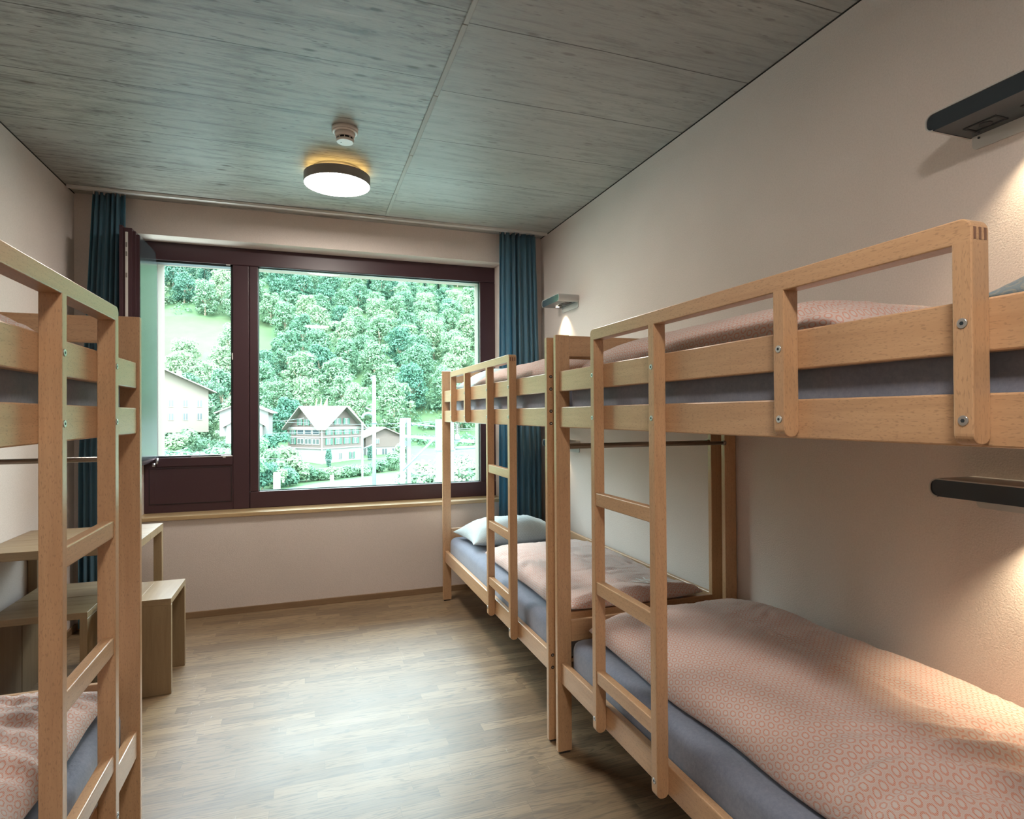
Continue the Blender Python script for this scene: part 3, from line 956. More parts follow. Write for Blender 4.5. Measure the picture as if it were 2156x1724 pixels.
d1 = slab('duvet', 'large pink ring-patterned duvet on the lower near right bunk, warmly lit', 'duvet', M_DUVET,
          1.128, 1.945, .70, 2.300, .492, .175, p=3.4, q=2.2, seed=3, wr=.006, ridge=1.56, folds=fold_B, group=GD,
          sag=lambda x, y: -.035 * max(0, (x - 1.78) / .16) ** 2 - .02 * max(0, (1.25 - x) / .12))
slab('duvet', 'pink ring-patterned duvet on the upper near right bunk, folded at one end', 'duvet', M_DUVET,
     1.085, 1.86, .90, 2.270, 1.592, .146, p=4.5, q=2.2, seed=11, wr=.004, bulge=.06, group=GD,
     sag=lambda x, y: -.28 * max(0, 1.16 - y),
     folds=lambda x, y: .014 * math.exp(-((y - 1.03) / .05) ** 2) - .016 * math.exp(-((y - 1.115) / .018) ** 2) - .01 * math.exp(-((y - 1.0) / .012) ** 2))
d2 = slab('duvet', 'pale pink duvet with ribbon ties on the lower bunk by the window', 'duvet', M_DUVET,
          1.120, 1.850, 2.425, 3.80, .495, .125, p=3.6, q=2.2, seed=21, wr=.007, ridge=1.50, group=GD,
          sag=lambda x, y: .045 * max(0, min(1, (2.62 - y) / .14)))
slab('duvet', 'beige pink duvet on the upper bunk by the window', 'duvet', M_DUVET,
     1.090, 1.86, 2.50, 3.90, 1.592, .165, p=3.4, q=2.0, seed=31, bulge=.5, wr=.006, group=GD)
slab('duvet', 'crumpled pink duvet on the lower left bunk', 'duvet', M_DUVET,
     -1.43, -.598, .40, 2.285, .492, .165, p=3.2, q=2.1, seed=41, wr=.013, group=GD,
     folds=lambda x, y: .006 * math.sin(y * 70 + 14 * x + 4 * noise.noise(Vector((x * 5, y * 4, 1)))))
slab('duvet', 'white and pink duvet on the upper left bunk, just above its rail', 'duvet', M_DUVET,
     -1.43, -.66, .50, 2.23, 1.592, .15, p=3.0, q=2.0, seed=51, wr=.008, group=GD)

slab('pillow', 'pale blue grey pillow on the lower bunk by the window', 'pillow', M_PILLOW,
     1.085, 1.80, 4.00, 4.50, .485, .20, p=2.2, q=1.7, seed=61, wr=.007, pinch=.10, ang=.05, group=None)
slab('pillow', 'pale grey pillow on the upper bunk by the window', 'pillow', M_PILLOW,
     1.095, 1.80, 3.93, 4.50, 1.595, .19, p=2.2, q=1.7, seed=71, wr=.006, pinch=.10)
slab('pillow', 'slate grey pillow on the upper near right bunk, at the photo edge', 'pillow', M_PILLOWD,
     1.10, 1.80, .27, .715, 1.595, .16, p=2.2, q=1.7, seed=81, wr=.006, pinch=.10)

# ribbon ties at the open end of the window-side duvet
b = nb()
def ribbon(b, pts, w=.003):
    for a, c in zip(pts[:-1], pts[1:]):
        a = Vector(a); c = Vector(c); d_ = c - a
        s_ = d_.cross(Vector((0, 0, 1))).normalized() * w
        obox(b, (a + c) / 2, d_ / 2, s_, (0, 0, .0008))
def on_top(x, y, dz=.004):
    dg_ = bpy.context.evaluated_depsgraph_get()
    dg_.update()
    hit, loc, nrm, idx = d2.ray_cast(Vector((x, y, 2)), Vector((0, 0, -1)))
    return Vector((x, y, (loc.z if hit else .6) + dz))
bpy.context.view_layer.update()
for base in ((1.56, 2.50), (1.60, 2.53)):
    for (dx, dy) in ((-.035, .10), (.012, .11)):
        pts = [on_top(base[0] + dx * k + .006 * math.sin(k * 7), base[1] + dy * k) for k in (0, .3, .6, 1.0)]
        ribbon(b, pts)
obj('tie_ribbon', b, M_TIE, d2, label='white ribbon ties')

# ------------------------------------------------------------------ table and stools
TX0, TX1, TY0, TY1, TZ = -1.476, -.811, 3.482, 4.122, .803
t_ = empty('table', ((TX0 + TX1) / 2, (TY0 + TY1) / 2, 0), 'oak table against the left wall below the window', 'table')
b = nb()
for k in range(4):
    ya = TY0 + (TY1 - TY0) * k / 4; yb_ = TY0 + (TY1 - TY0) * (k + 1) / 4
    box(b, TX0, TX1, ya + .0004, yb_ - .0004, TZ - .042, TZ, bev=.0012, seg=1)
obj('table_top', b, OAK['x'], t_)
for xa in (TX0, TX1 - .044):
    for ya in (TY0, TY1 - .040):
        obj('leg', bx(xa, xa + .044, ya, ya + .040, 0, TZ - .042, bev=.002), OAK['z'], t_)


def stool(label, x0, x1, y0, y1, along, zt=.497):
    e = empty('stool', ((x0 + x1) / 2, (y0 + y1) / 2, 0), label, 'stool', 'oak block stools by the table')
    T_ = .032
    b = nb(); k0, k1 = (x0, x1) if along == 'y' else (y0, y1)
    n_ = 2
    for k in range(n_):
        a = k0 + (k1 - k0) * k / n_; c = k0 + (k1 - k0) * (k + 1) / n_
        if along == 'y': box(b, a, c, y0, y1, zt - T_, zt, bev=.0012, seg=1)
        else: box(b, x0, x1, a, c, zt - T_, zt, bev=.0012, seg=1)
    obj('seat', b, OAK['x' if along == 'x' else 'y'], e)
    if along == 'y':
        for ya in (y0, y1 - T_): obj('side_panel', bx(x0, x1, ya, ya + T_, 0, zt - T_, bev=.0012, seg=1), OAK['z'], e)
    else:
        for xa in (x0, x1 - T_): obj('side_panel', bx(xa, xa + T_, y0, y1, 0, zt - T_, bev=.0012, seg=1), OAK['z'], e)
    return e


stool('oak block stool standing free beside the left bunk post', -.972, -.662, 3.545, 3.948, 'y')
stool('oak block stool under the table, the nearer of the two side by side', -1.412, -1.003, 3.438, 3.749, 'x')
stool('oak block stool under the table, the farther of the two side by side', -1.412, -1.003, 3.754, 4.065, 'x')

# ================================================================== OUTSIDE
G0 = -9.2                      # valley floor
def ground(x, y):
    if y < 112: z = G0
    elif y < 165: z = G0 + (y - 112) * .06
    else: z = G0 + 3.18 + (y - 165) * .46
    if y > 165:
        z += 10 * noise.noise(Vector((x * .012, y * .012, 2)))
        k = max(0, min(1, (x - 10) / 90)); z += k * 6
    return z

M_HILL = mat_cloth('hill_grass', (0.030, 0.066, 0.030), (0.054, 0.090, 0.042), .05, 0, .95, 0)
M_MEADOW = mat_cloth('meadow_grass', (0.034, 0.056, 0.026), (0.045, 0.068, 0.034), .2, 0, .95, 0)
def in_meadow(x, y):
    return (-58 < x < -3 + 8 * math.sin(y * .12) and 222 + 6 * math.sin(x * .2) < y < 264 - .15 * (x + 60))
bm = nb(); N1, N2 = 60, 70
vs = [[None] * (N2 + 1) for _ in range(N1 + 1)]
for i in range(N1 + 1):
    for j in range(N2 + 1):
        x = -260 + 620 * i / N1; y = 14 + 540 * j / N2
        vs[i][j] = bm.verts.new((x, y, ground(x, y)))
for i in range(N1):
    for j in range(N2):
        f = bm.faces.new((vs[i][j], vs[i + 1][j], vs[i + 1][j + 1], vs[i][j + 1]))
        c = f.calc_center_median(); f.material_index = 1 if in_meadow(c.x, c.y) else 0
        f.smooth = True
o = hill = obj('hillside', bm, [M_HILL, M_MEADOW]); o['kind'] = 'structure'; o['label'] = 'steep green hillside across the valley'
# river / railway apron
bm = nb()
pts = [(-60, 66)] + [(px(u, 872, Y_).x, Y_) for u, Y_ in ((480, 80), (545, 88), (620, 94), (700, 100), (780, 104), (860, 108), (960, 113), (1060, 118), (1300, 124))] + [(120, 20), (-60, 20)]
f = bm.faces.new([bm.verts.new((x, y, G0 + .05)) for x, y in pts])
bmesh.ops.recalc_face_normals(bm, faces=bm.faces)
if f.normal.z < 0: f.normal_flip()
tt = NT('pale_lake_water'); tt.base((0.096, 0.144, 0.144)); tt.set(Roughness=.25)
tt.bump(tt.noise(tt.coord((1.5, 4, 1)), 1.0, 3), .25, .05)
o = obj('lake_water', bm, tt.m); tag(o, 'pale turquoise water below the chalet garden', 'water', kind='stuff')


# --- foliage
def mat_leaf(name, a, b_):
    t = NT(name)
    oi = t.n('ShaderNodeObjectInfo')
    n_ = t.noise(t.coord((.55, .55, .55)), 1.0, 3)
    f = t.math('ADD', t.math('MULTIPLY', oi.outputs['Random'], .6), t.math('MULTIPLY', n_, .5))
    c = t.mix(t.ramp(f, [(.25, 0.0), (.8, 1.0)]), a, b_)
    t.base(c); t.set(Roughness=.6)
    t.b.inputs['Specular IOR Level'].default_value = .3
    tl = t.n('ShaderNodeBsdfTranslucent'); t.l(c, tl.inputs[0])
    mx = t.n('ShaderNodeMixShader'); mx.inputs[0].default_value = .35
    t.l(t.b.outputs[0], mx.inputs[1]); t.l(tl.outputs[0], mx.inputs[2]); t.l(mx.outputs[0], t.out.inputs['Surface'])
    return t.m

M_LEAFP = mat_leaf('pale_leaves', (0.078, 0.162, 0.096), (0.150, 0.228, 0.132))
M_LEAFM = mat_leaf('mid_leaves', (0.039, 0.114, 0.078), (0.090, 0.168, 0.096))
M_LEAFD = mat_leaf('dark_needles', (0.021, 0.072, 0.063), (0.042, 0.108, 0.078))
M_BARK = plain('bark', (0.25, 0.20, 0.15), .9)
M_FLOWER = plain('white_blossom', (0.216, 0.216, 0.204), .7)


def leaf_cloud(bm, c, r, n, size, sq=1.0, mi=0):
    for _ in range(n):
        d_ = Vector((random.gauss(0, 1), random.gauss(0, 1), random.gauss(0, 1))).normalized()
        if d_.z < -.35 and random.random() < .7: d_.z = -d_.z
        p = Vector(c) + Vector((d_.x * r, d_.y * r, d_.z * r * sq)) * random.uniform(.72, 1.08)
        nrm = (d_ + Vector((random.uniform(-.7, .7), random.uniform(-.7, .7), random.uniform(-.2, .9)))).normalized()
        a = nrm.orthogonal().normalized(); a.rotate(Matrix.Rotation(random.uniform(0, 6.28), 3, nrm)); bb = nrm.cross(a)
        s_ = size * random.uniform(.6, 1.3)
        v = [bm.verts.new(p + a * s_ + bb * s_ * .2), bm.verts.new(p + bb * s_ * .55), bm.verts.new(p - a * s_ + bb * s_ * .1), bm.verts.new(p - bb * s_ * .55)]
        bm.faces.new(v).material_index = mi


def make_broadleaf(name, seed, H, R, mat, nblob=22, nleaf=150, leaf=.42, label='', group='', cat='tree'):
    random.seed(seed)
    root = empty(name, (0, 0, 0), label, cat, group)
    b = nb()
    cyl(b, (0, 0, -1), (0, 0, H * .55), R * .07, R * .04, 8)
    for k in range(4):
        a = random.uniform(0, 6.28); cyl(b, (0, 0, H * random.uniform(.25, .45)), (R * .55 * math.cos(a), R * .55 * math.sin(a), H * random.uniform(.55, .75)), R * .03, R * .012, 6)
    obj('trunk', b, M_BARK, root)
    b = nb()
    for k in range(nblob):
        t = (k + .5) / nblob
        zz = H * (.10 + .86 * t)
        env = R * math.sqrt(max(.05, 1 - ((t - .36) / .70) ** 2)) * random.uniform(.75, 1.15)
        a = k * 2.4 + random.uniform(-.4, .4)
        rr_ = env * random.uniform(.35, .85)
        rb = R * random.uniform(.18, .40)
        leaf_cloud(b, (rr_ * math.cos(a), rr_ * math.sin(a), zz), rb, nleaf, leaf, .75)
    leaf_cloud(b, (0, 0, H * .55), R * .7, nleaf * 2, leaf * 1.3, 1.1)
    obj('foliage', b, mat, root)
    return root


def make_conifer(name, seed, H, R, mat, label, group):
    random.seed(seed)
    root = empty(name, (0, 0, 0), label, 'tree', group)
    obj('trunk', cyl(nb(), (0, 0, -1), (0, 0, H * .95), R * .07, .03, 8), M_BARK, root)
    b = nb()
    for k in range(26):
        t = k / 25; zz = H * (.1 + .9 * t); rr_ = R * (1 - t) + .12
        nbr = max(4, int(11 * (1 - t)) + 3)
        for m in range(nbr):
            a = 2 * math.pi * m / nbr + k * .7 + random.uniform(-.2, .2)
            L = rr_ * random.uniform(.75, 1.1)
            for q in range(7):
                f_ = (q + 1) / 7
                p = Vector((L * f_ * math.cos(a), L * f_ * math.sin(a), zz - L * .38 * f_ + random.uniform(-.08, .08)))
                s_ = .34 * (1.25 - f_ * .6) * H / 16
                d_ = Vector((math.cos(a), math.sin(a), -.3)).normalized(); sd = Vector((-math.sin(a), math.cos(a), random.uniform(-.3, .3)))
                v = [b.verts.new(p + d_ * s_), b.verts.new(p + sd * s_ * .9), b.verts.new(p - d_ * s_), b.verts.new(p - sd * s_ * .9 - Vector((0, 0, s_ * .4)))]
                b.faces.new(v)
    obj('foliage', b, mat, root)
    return root


def copy_tree(o, loc, s, rz, label=None):
    c = o.copy(); COL.objects.link(c)
    c.location = loc; c.scale = (s, s, s * random.uniform(.9, 1.15)); c.rotation_euler = (0, 0, rz)
    if label: c['label'] = label
    for ch in o.children:
        d_ = ch.copy(); COL.objects.link(d_); d_.parent = c
    return c


GT = 'trees of the wooded hillside'
LP_ = 'pale green leafy tree in the wooded hillside'
LM_ = 'mid green leafy tree in the wooded hillside'
LD_ = 'dark blue-green conifer in the wooded hillside'
protos = [make_broadleaf('leafy_tree', 100 + k, 13, 5.8, [M_LEAFP, M_LEAFM][k % 2], nblob=34, nleaf=135, leaf=.34, label=[LP_, LM_][k % 2], group='%s trees of the hillside' % ['pale green leafy', 'mid green leafy'][k % 2]) for k in range(6)]
con = [make_conifer('conifer_tree', 200 + k, 17, 3.6, M_LEAFD, LD_, 'dark conifers of the hillside') for k in range(2)]
allp = protos + con
used = set()
random.seed(99)
def place(p, loc, s, rz):
    if id(p) not in used:
        used.add(id(p)); p.location = loc; p.scale = (s, s, s); p.rotation_euler = (0, 0, rz); return p
    return copy_tree(p, loc, s, rz)

spots = []
for y in range(168, 560, 3):
    for _ in range(int(30 + y * .05)):
        xx = random.uniform(-.27 * y - 12, .36 * y + 14); yy = y + random.uniform(-1.5, 1.5)
        need = 9.6 + (yy - 166) * .010
        if in_meadow(xx, yy) or (in_meadow(xx, yy + 9) and random.random() < .6): continue
        if all((xx - a) ** 2 + (yy - c) ** 2 > need * need for a, c in spots[-120:]): spots.append((xx, yy))
spots = [q for q in spots if q[1] < 440 or random.random() < .5][:300]
for (xx, yy) in spots:
    ang = xx / yy
    dark = (yy > 275 and ang < -.02) or (yy > 330 and random.random() < .45)
    r = random.random()
    if (ang > .08 and yy > 300 and r < .5) or (dark and r < .35): p = random.choice(con)
    elif dark: p = protos[random.choice((1, 3, 5))]
    elif r < .55: p = protos[random.choice((0, 2, 4))]
    else: p = protos[random.choice((1, 3, 5))]
    place(p, (xx, yy, ground(xx, yy) - .5), random.uniform(.85, 1.02) * (1 + (yy - 166) * .0012), random.uniform(0, 6.28))
b = nb(); random.seed(12)
for _ in range(2600):
    yy = 150 + 330 * random.random() ** 1.3; xx = random.uniform(-.26 * yy - 8, .35 * yy + 12)
    if in_meadow(xx, yy) or yy < 166 and -14 < xx < 18: continue
    R_ = random.uniform(1.2, 2.6)
    leaf_cloud(b, (xx, yy, ground(xx, yy) + R_ * .4), R_, 34, .42, .8)
obj('undergrowth', b, M_LEAFM, hill)['kind'] = 'stuff'

# --- shrubs and hedge nearer the water
def shrub(seed, x, y, R, H, mat, label, flowers=False, name='shrub', group=None):
    random.seed(seed)
    z0 = ground(x, y) if y > 112 else G0
    e = empty(name, (x, y, z0), label, 'shrub', group)
    b = nb()
    for k in range(12):
        a = random.uniform(0, 6.28); rr_ = R * random.uniform(0, .65)
        leaf_cloud(b, (x + rr_ * math.cos(a), y + rr_ * math.sin(a), z0 + H * random.uniform(.25, .78)), R * random.uniform(.3, .45), 170, .17 + R * .03, .8)
    obj('foliage', b, mat, e)
    obj('stem', cyl(nb(), (x, y, z0 - .3), (x, y, z0 + H * .6), .12, .06, 6), M_BARK, e)
    if flowers:
        b = nb()
        for _ in range(130):
            a = random.uniform(0, 6.28); el = random.uniform(.0, 1.3)
            p = Vector((x + R * .98 * math.cos(a) * math.cos(el), y + R * .98 * math.sin(a) * math.cos(el), z0 + H * .45 + H * .55 * math.sin(el)))
            leaf_cloud(b, p, .16, 5, .16, .6)
        obj('blossom', b, M_FLOWER, e, label='white blossom')
    return e

ORD = ['leftmost', 'second', 'third', 'fourth', 'fifth', 'sixth', 'seventh', 'eighth', 'ninth', 'tenth', 'eleventh', 'twelfth', 'thirteenth', 'fourteenth', 'fifteenth', 'sixteenth']
def ordl(us, k):
    i = sorted(us).index(us[k])
    return 'leftmost' if i == 0 else ('rightmost' if i == len(us) - 1 else ORD[i] + ' from the left')

def at_ground(u, y):
    return px(u, 872, y).x

shr = [(552, 92, 3.0, 4.4, M_LEAFM), (578, 93, 2.6, 3.6, M_LEAFP), (606, 96, 2.2, 2.8, M_LEAFM), (561, 99, 3.4, 6.4, M_LEAFM), (588, 104, 3.8, 6.0, M_LEAFP), (615, 100, 2.6, 4.4, M_LEAFP), (545, 112, 3.6, 8.6, M_LEAFP), (575, 116, 3.4, 8.8, M_LEAFM),
       (645, 102, 2.0, 2.7, M_LEAFM), (672, 103, 2.0, 2.0, M_LEAFM), (700, 104, 2.0, 1.9, M_LEAFP), (728, 106, 2.0, 1.8, M_LEAFM), (755, 108, 2.0, 1.9, M_LEAFP), (800, 112, 2.4, 2.3, M_LEAFM), (826, 114, 2.8, 3.4, M_LEAFM), (842, 118, 3.2, 5.6, M_LEAFP)]
for k, (u, y, R, H, m) in enumerate(shr):
    shrub(300 + k, at_ground(u, y), y, R, H, m, 'leafy shrub along the far water edge, ' + ordl([q[0] for q in shr], k), group='garden shrubs by the water')
fb = ((880, 62, 3.2, 5.2), (905, 66, 3.4, 5.6), (940, 60, 3.4, 5.0), (985, 64, 3.6, 5.8), (1010, 60, 3.2, 5.5), (965, 70, 3.0, 6.0))
for k, (u, y, R, H) in enumerate(fb):
    shrub(400 + k, at_ground(u, y), y, R, H, M_LEAFP, 'white flowering bush behind the railway masts, ' + ordl([q[0] for q in fb], k), True, 'flowering_bush', 'white flowering bushes by the masts')
lb = ((350, 84, 4.2, 6.4, M_LEAFM), (378, 88, 4.2, 6.6, M_LEAFM), (405, 86, 4.2, 6.6, M_LEAFM), (430, 84, 4.4, 6.2, M_LEAFP), (458, 88, 4.2, 6.8, M_LEAFM), (485, 84, 4.6, 6.8, M_LEAFM), (365, 70, 3.4, 3.4, M_LEAFP), (520, 90, 4.4, 6.6, M_LEAFM),
                                (395, 128, 3.6, 8.0, M_LEAFP), (362, 124, 3.0, 9.0, M_LEAFP), (330, 86, 4.2, 7, M_LEAFM), (440, 130, 3.0, 7.0, M_LEAFM))
for k, (u, y, R, H, m) in enumerate(lb):
    shrub(500 + k, at_ground(u, y), y, R, H, m, 'leafy bush below the cream houses, ' + ordl([q[0] for q in lb], k), group='bushes below the cream houses')

# --- buildings
M_CHW = plain('chalet_white', (0.150, 0.150, 0.144), .8)
M_CHB = plain('chalet_brown_boards', (0.069, 0.051, 0.045), .8)
M_ROOFW = plain('pale_slate_roof', (0.123, 0.111, 0.099), .8)
M_ROOFP = plain('pinkish_roof', (0.114, 0.090, 0.084), .8)
M_GREENS = plain('green_shutter', (0.018, 0.072, 0.048), .7)
M_PANE = plain('dark_pane', (0.02, 0.03, 0.035), .2)
M_WFR = plain('white_window', (0.204, 0.204, 0.198), .6)
M_CREAM = plain('cream_render', (0.095, 0.086, 0.068), .85)
M_MAST = plain('pale_mast_steel', (0.085, 0.105, 0.11), .6, 0)
M_YEL = plain('yellow_cloth', (0.270, 0.204, 0.060), .8)


def house(name, label, corner, ex, ey, sx_, sy_, h, zb, rise, over, mats, two=True, split=None, cat='house'):
    """box house with gable roofs; ex, ey unit vectors of the two visible facades from the near corner"""
    c = Vector(corner); ex = Vector(ex).normalized(); ey = Vector(ey).normalized(); Z = Vector((0, 0, 1))
    e = empty(name, (c.x, c.y, zb), label, cat)
    c0 = Vector((c.x, c.y, zb))
    wm, um, rm = mats
    zs = split if split else h
    b = nb(); cc = c0 + ex * sx_ / 2 + ey * sy_ / 2 + Z * (zs / 2 - .5)
    obox(b, cc, ex * sx_ / 2, ey * sy_ / 2, Z * (zs / 2 + .5))
    obj('lower_wall' if split else 'wall', b, wm, e)
    b = nb()
    if split:
        o_ = .15
        obox(b, c0 + ex * sx_ / 2 + ey * sy_ / 2 + Z * (zs + h) / 2, ex * (sx_ / 2 + o_), ey * (sy_ / 2 + o_), Z * (h - zs) / 2)
    # gable triangles
    def gable(p, d, L, t):
        A = [p, p + d * L, p + d * L / 2 + Z * rise]
        v = [b.verts.new(q) for q in A] + [b.verts.new(q + t) for q in A]
        b.faces.new((v[0], v[1], v[2])); b.faces.new((v[5], v[4], v[3]))
        b.faces.new((v[0], v[2], v[5], v[3])); b.faces.new((v[1], v[4], v[5], v[2]))
    top = c0 + Z * h
    gable(top, ex, sx_, ey * sy_)
    if two: gable(top, ey, sy_, ex * sx_)
    obj('upper_wall' if split else 'gable_wall', b, um, e)
    b = nb(); th = .25
    def roof(p, d, L, n, D):
        # ridge along n
        sl = rise / (L / 2)
        for sg in (0, 1):
            so = .35 if two else over
            a0 = p - n * over + (d * (-so) if sg == 0 else d * (L + so)) + Z * (-so * sl)
            r0_ = p - n * over + d * L / 2 + Z * rise
            a1 = a0 + n * (D + 2 * over); r1_ = r0_ + n * (D + 2 * over)
            q = [a0, r0_, r1_, a1]
            v = [b.verts.new(x) for x in q] + [b.verts.new(x + Z * th) for x in q]
            for f in ((0, 1, 2, 3), (7, 6, 5, 4), (0, 4, 5, 1), (1, 5, 6, 2), (2, 6, 7, 3), (3, 7, 4, 0)):
                b.faces.new([v[i] for i in f])
    roof(top, ex, sx_, ey, sy_)
    if two: roof(top, ey, sy_, ex, sx_)
    bmesh.ops.recalc_face_normals(b, faces=b.faces)
    obj('roof', b, rm, e)
    return e, c0, ex, ey


def win_on(e, p, d, w, h, n_out, shutters=True, bars=True, dark=False):
    """window with frame, pane, glazing bars and optional green shutters, lower left p, along d"""
    Z = Vector((0, 0, 1))
    b = nb()
    obox(b, p + d * w / 2 + Z * h / 2 + n_out * .05, d * w / 2, n_out * .05, Z * h / 2)
    wdw = obj('window', b, M_WFR, e)
    b = nb(); nn = 2 if bars else 1
    for i in range(nn):
        cw = w / nn
        obox(b, p + d * (cw * (i + .5)) + Z * h / 2 + n_out * .11, d * (cw * .5 - w * .06), n_out * .01, Z * (h / 2 - w * .06))
    obj('pane', b, M_PANE if dark else plainpane, wdw)
    if shutters:
        for q in (-w * .42, w * 1.0):
            b = nb(); obox(b, p + d * (q + w * .21) + Z * h / 2 + n_out * .09, d * w * .19, n_out * .03, Z * h * .54)
            obj('shutter', b, M_GREENS, e)

plainpane = plain('pale_pane', (0.042, 0.054, 0.054), .3)
cr = px(678, 975, 126)
aR = math.radians(38)
exv = Vector((math.cos(aR), math.sin(aR), 0)); eyv = Vector((-math.sin(aR), math.cos(aR), 0))
zb = px(678, 982, 126).z
ch, c0, ex, ey = house('chalet', 'large timber chalet with pale twin-gabled roof and green shutters across the water', (cr.x, cr.y, 0), exv, eyv,
                       10.4, 10.4, 7.6, zb, 4.4, 1.5, (M_CHW, M_CHB, M_ROOFW), True, 3.6, 'chalet')
nR = -ey; nL = -ex
for zz, hh in ((4.35, 1.2), (6.35, 1.25)):
    for k in range(4): win_on(ch, c0 + ex * (1.1 + k * 2.35) + Vector((0, 0, zz)) + nR * .16, ex, 1.0, hh, nR)
for k in range(2): win_on(ch, c0 + ex * (3.4 + k * 2.4) + Vector((0, 0, 8.35)) + nR * .05, ex, .95, 1.3, nR)
for k in range(3): win_on(ch, c0 + ex * (1.2 + k * 3.1) + Vector((0, 0, 1.2)) + nR * .02, ex, .8, 1.3, nR, shutters=(k != 1))
for zz, dk in ((4.35, False), (6.35, True)):
    for k in range(3): win_on(ch, c0 + ey * (.5 + k * 2.4) + Vector((0, 0, zz)) + nL * .16, ey, 2.1, 1.25, nL, shutters=False, bars=not dk, dark=dk)
    win_on(ch, c0 + ey * 8.3 + Vector((0, 0, zz)) + nL * .16, ey, 1.1, 1.25, nL)
for k in range(2): win_on(ch, c0 + ey * (4.0 + k * 2.2) + Vector((0, 0, 8.3)) + nL * .05, ey, .9, 1.2, nL)
for q in (.0,):
    b = nb(); obox(b, c0 + Vector((0, 0, 4.0)) - ex * .1 - ey * .1, (.13, 0, 0), (0, .13, 0), (0, 0, 4.2)); obj('corner_post', b, M_CHW, ch)
for zz in (3.6, 5.85, 7.75):
    b = nb(); obox(b, c0 + ex * 5.2 + nR * .2 + Vector((0, 0, zz)), ex * 5.3, nR * .06, (0, 0, .12)); obox(b, c0 + ey * 5.2 + nL * .2 + Vector((0, 0, zz)), ey * 5.3, nL * .06, (0, 0, .12)); obj('floor_band', b, M_CHW, ch)
b = nb(); obox(b, c0 + ex * 1.0 + nR * 1.4 + Vector((0, 0, .8)), ex * .5, nR * .4, (0, 0, 2.6)); 
random.seed(5)
cyp = px(691, 975, 123.5)
for (k, u) in ((0, 692), (1, 779)):
    p_ = px(u, 975, 122 + k * 8)
    e = empty('clipped_conifer', (p_.x, p_.y, zb), ['narrow dark green clipped conifer at the chalet corner', 'narrow dark green conifer between chalet and barn'][k], 'tree')
    b = nb()
    for q in range(9): leaf_cloud(b, (p_.x, p_.y, zb + .5 + q * .36), .62 * (1 - abs(q - 4.5) * .07), 120, .14, .8)
    obj('foliage', b, M_LEAFD, e); obj('trunk', cyl(nb(), (p_.x, p_.y, zb - .5), (p_.x, p_.y, zb + 2), .12, .06, 6), M_BARK, e)
# yellow pennants above the ridge
for k, u in enumerate((667, 677, 688)):
    p0 = px(u, 861, 131); p1 = px(u + (2 if k == 2 else 0), 838, 131)
    b = cyl(nb(), p0 - Vector((0, 0, 1.5)), p1, .05, .03, 6)
    e = obj('pennant', b, M_MAST)
    tag(e, ['leftmost of the three yellow pennants on the chalet roof', 'middle one of the three yellow pennants on the chalet roof', 'rightmost and widest of the three yellow pennants on the chalet roof'][k], 'flag', 'yellow pennants on the chalet roof')
    b = nb(); w = (.45, .5, 1.1)[k]
    vv = [p1, p0, p0 + Vector((-w, 0, 0)), p1 + Vector((-.06, 0, 0))]
    A = [b.verts.new(q) for q in vv]; B = [b.verts.new(q + Vector((0, .04, 0))) for q in vv]
    b.faces.new(A); b.faces.new(B[::-1])
    for i in range(4): b.faces.new((A[i], B[i], B[(i + 1) % 4], A[(i + 1) % 4]))
    obj('pennant_cloth', b, M_YEL, e)

# barn right of the chalet
cr = px(790, 965, 138); zb2 = px(790, 962, 138).z
aB = math.radians(12)
exB = Vector((math.cos(aB), math.sin(aB), 0)); eyB = Vector((-math.sin(aB), math.cos(aB), 0))
bn, cB, e1_, e2_ = house('barn', 'brown boarded barn with pinkish roof right of the chalet', (cr.x - 2, cr.y, 0), exB, eyB, 8.5, 8, 4.6, zb2, 1.9, .8, (M_CHW, M_CHB, M_ROOFP), False, 2.2, 'barn')
for k in range(3): win_on(bn, cB + e1_ * (1.2 + k * 2.4) + Vector((0, 0, .4)) - e2_ * .02, e1_, 1.3, 1.5, -e2_, shutters=False, dark=True)
win_on(bn, cB + e1_ * 2 + Vector((0, 0, 3.0)) - e2_ * .16, e1_, 1.0, 1.1, -e2_, shutters=False)
# long low wall and hedge line in front of the chalet
wl = nb(); A0 = px(640, 990, 114); B0 = px(850, 972, 122)
obox(wl, (A0 + B0) / 2 + Vector((0, 0, -.9)), (B0 - A0) / 2, (0, .15, 0), (0, 0, .9))
tag(obj('garden_wall', wl, M_CHW), 'low white garden wall in front of the chalet', 'wall')

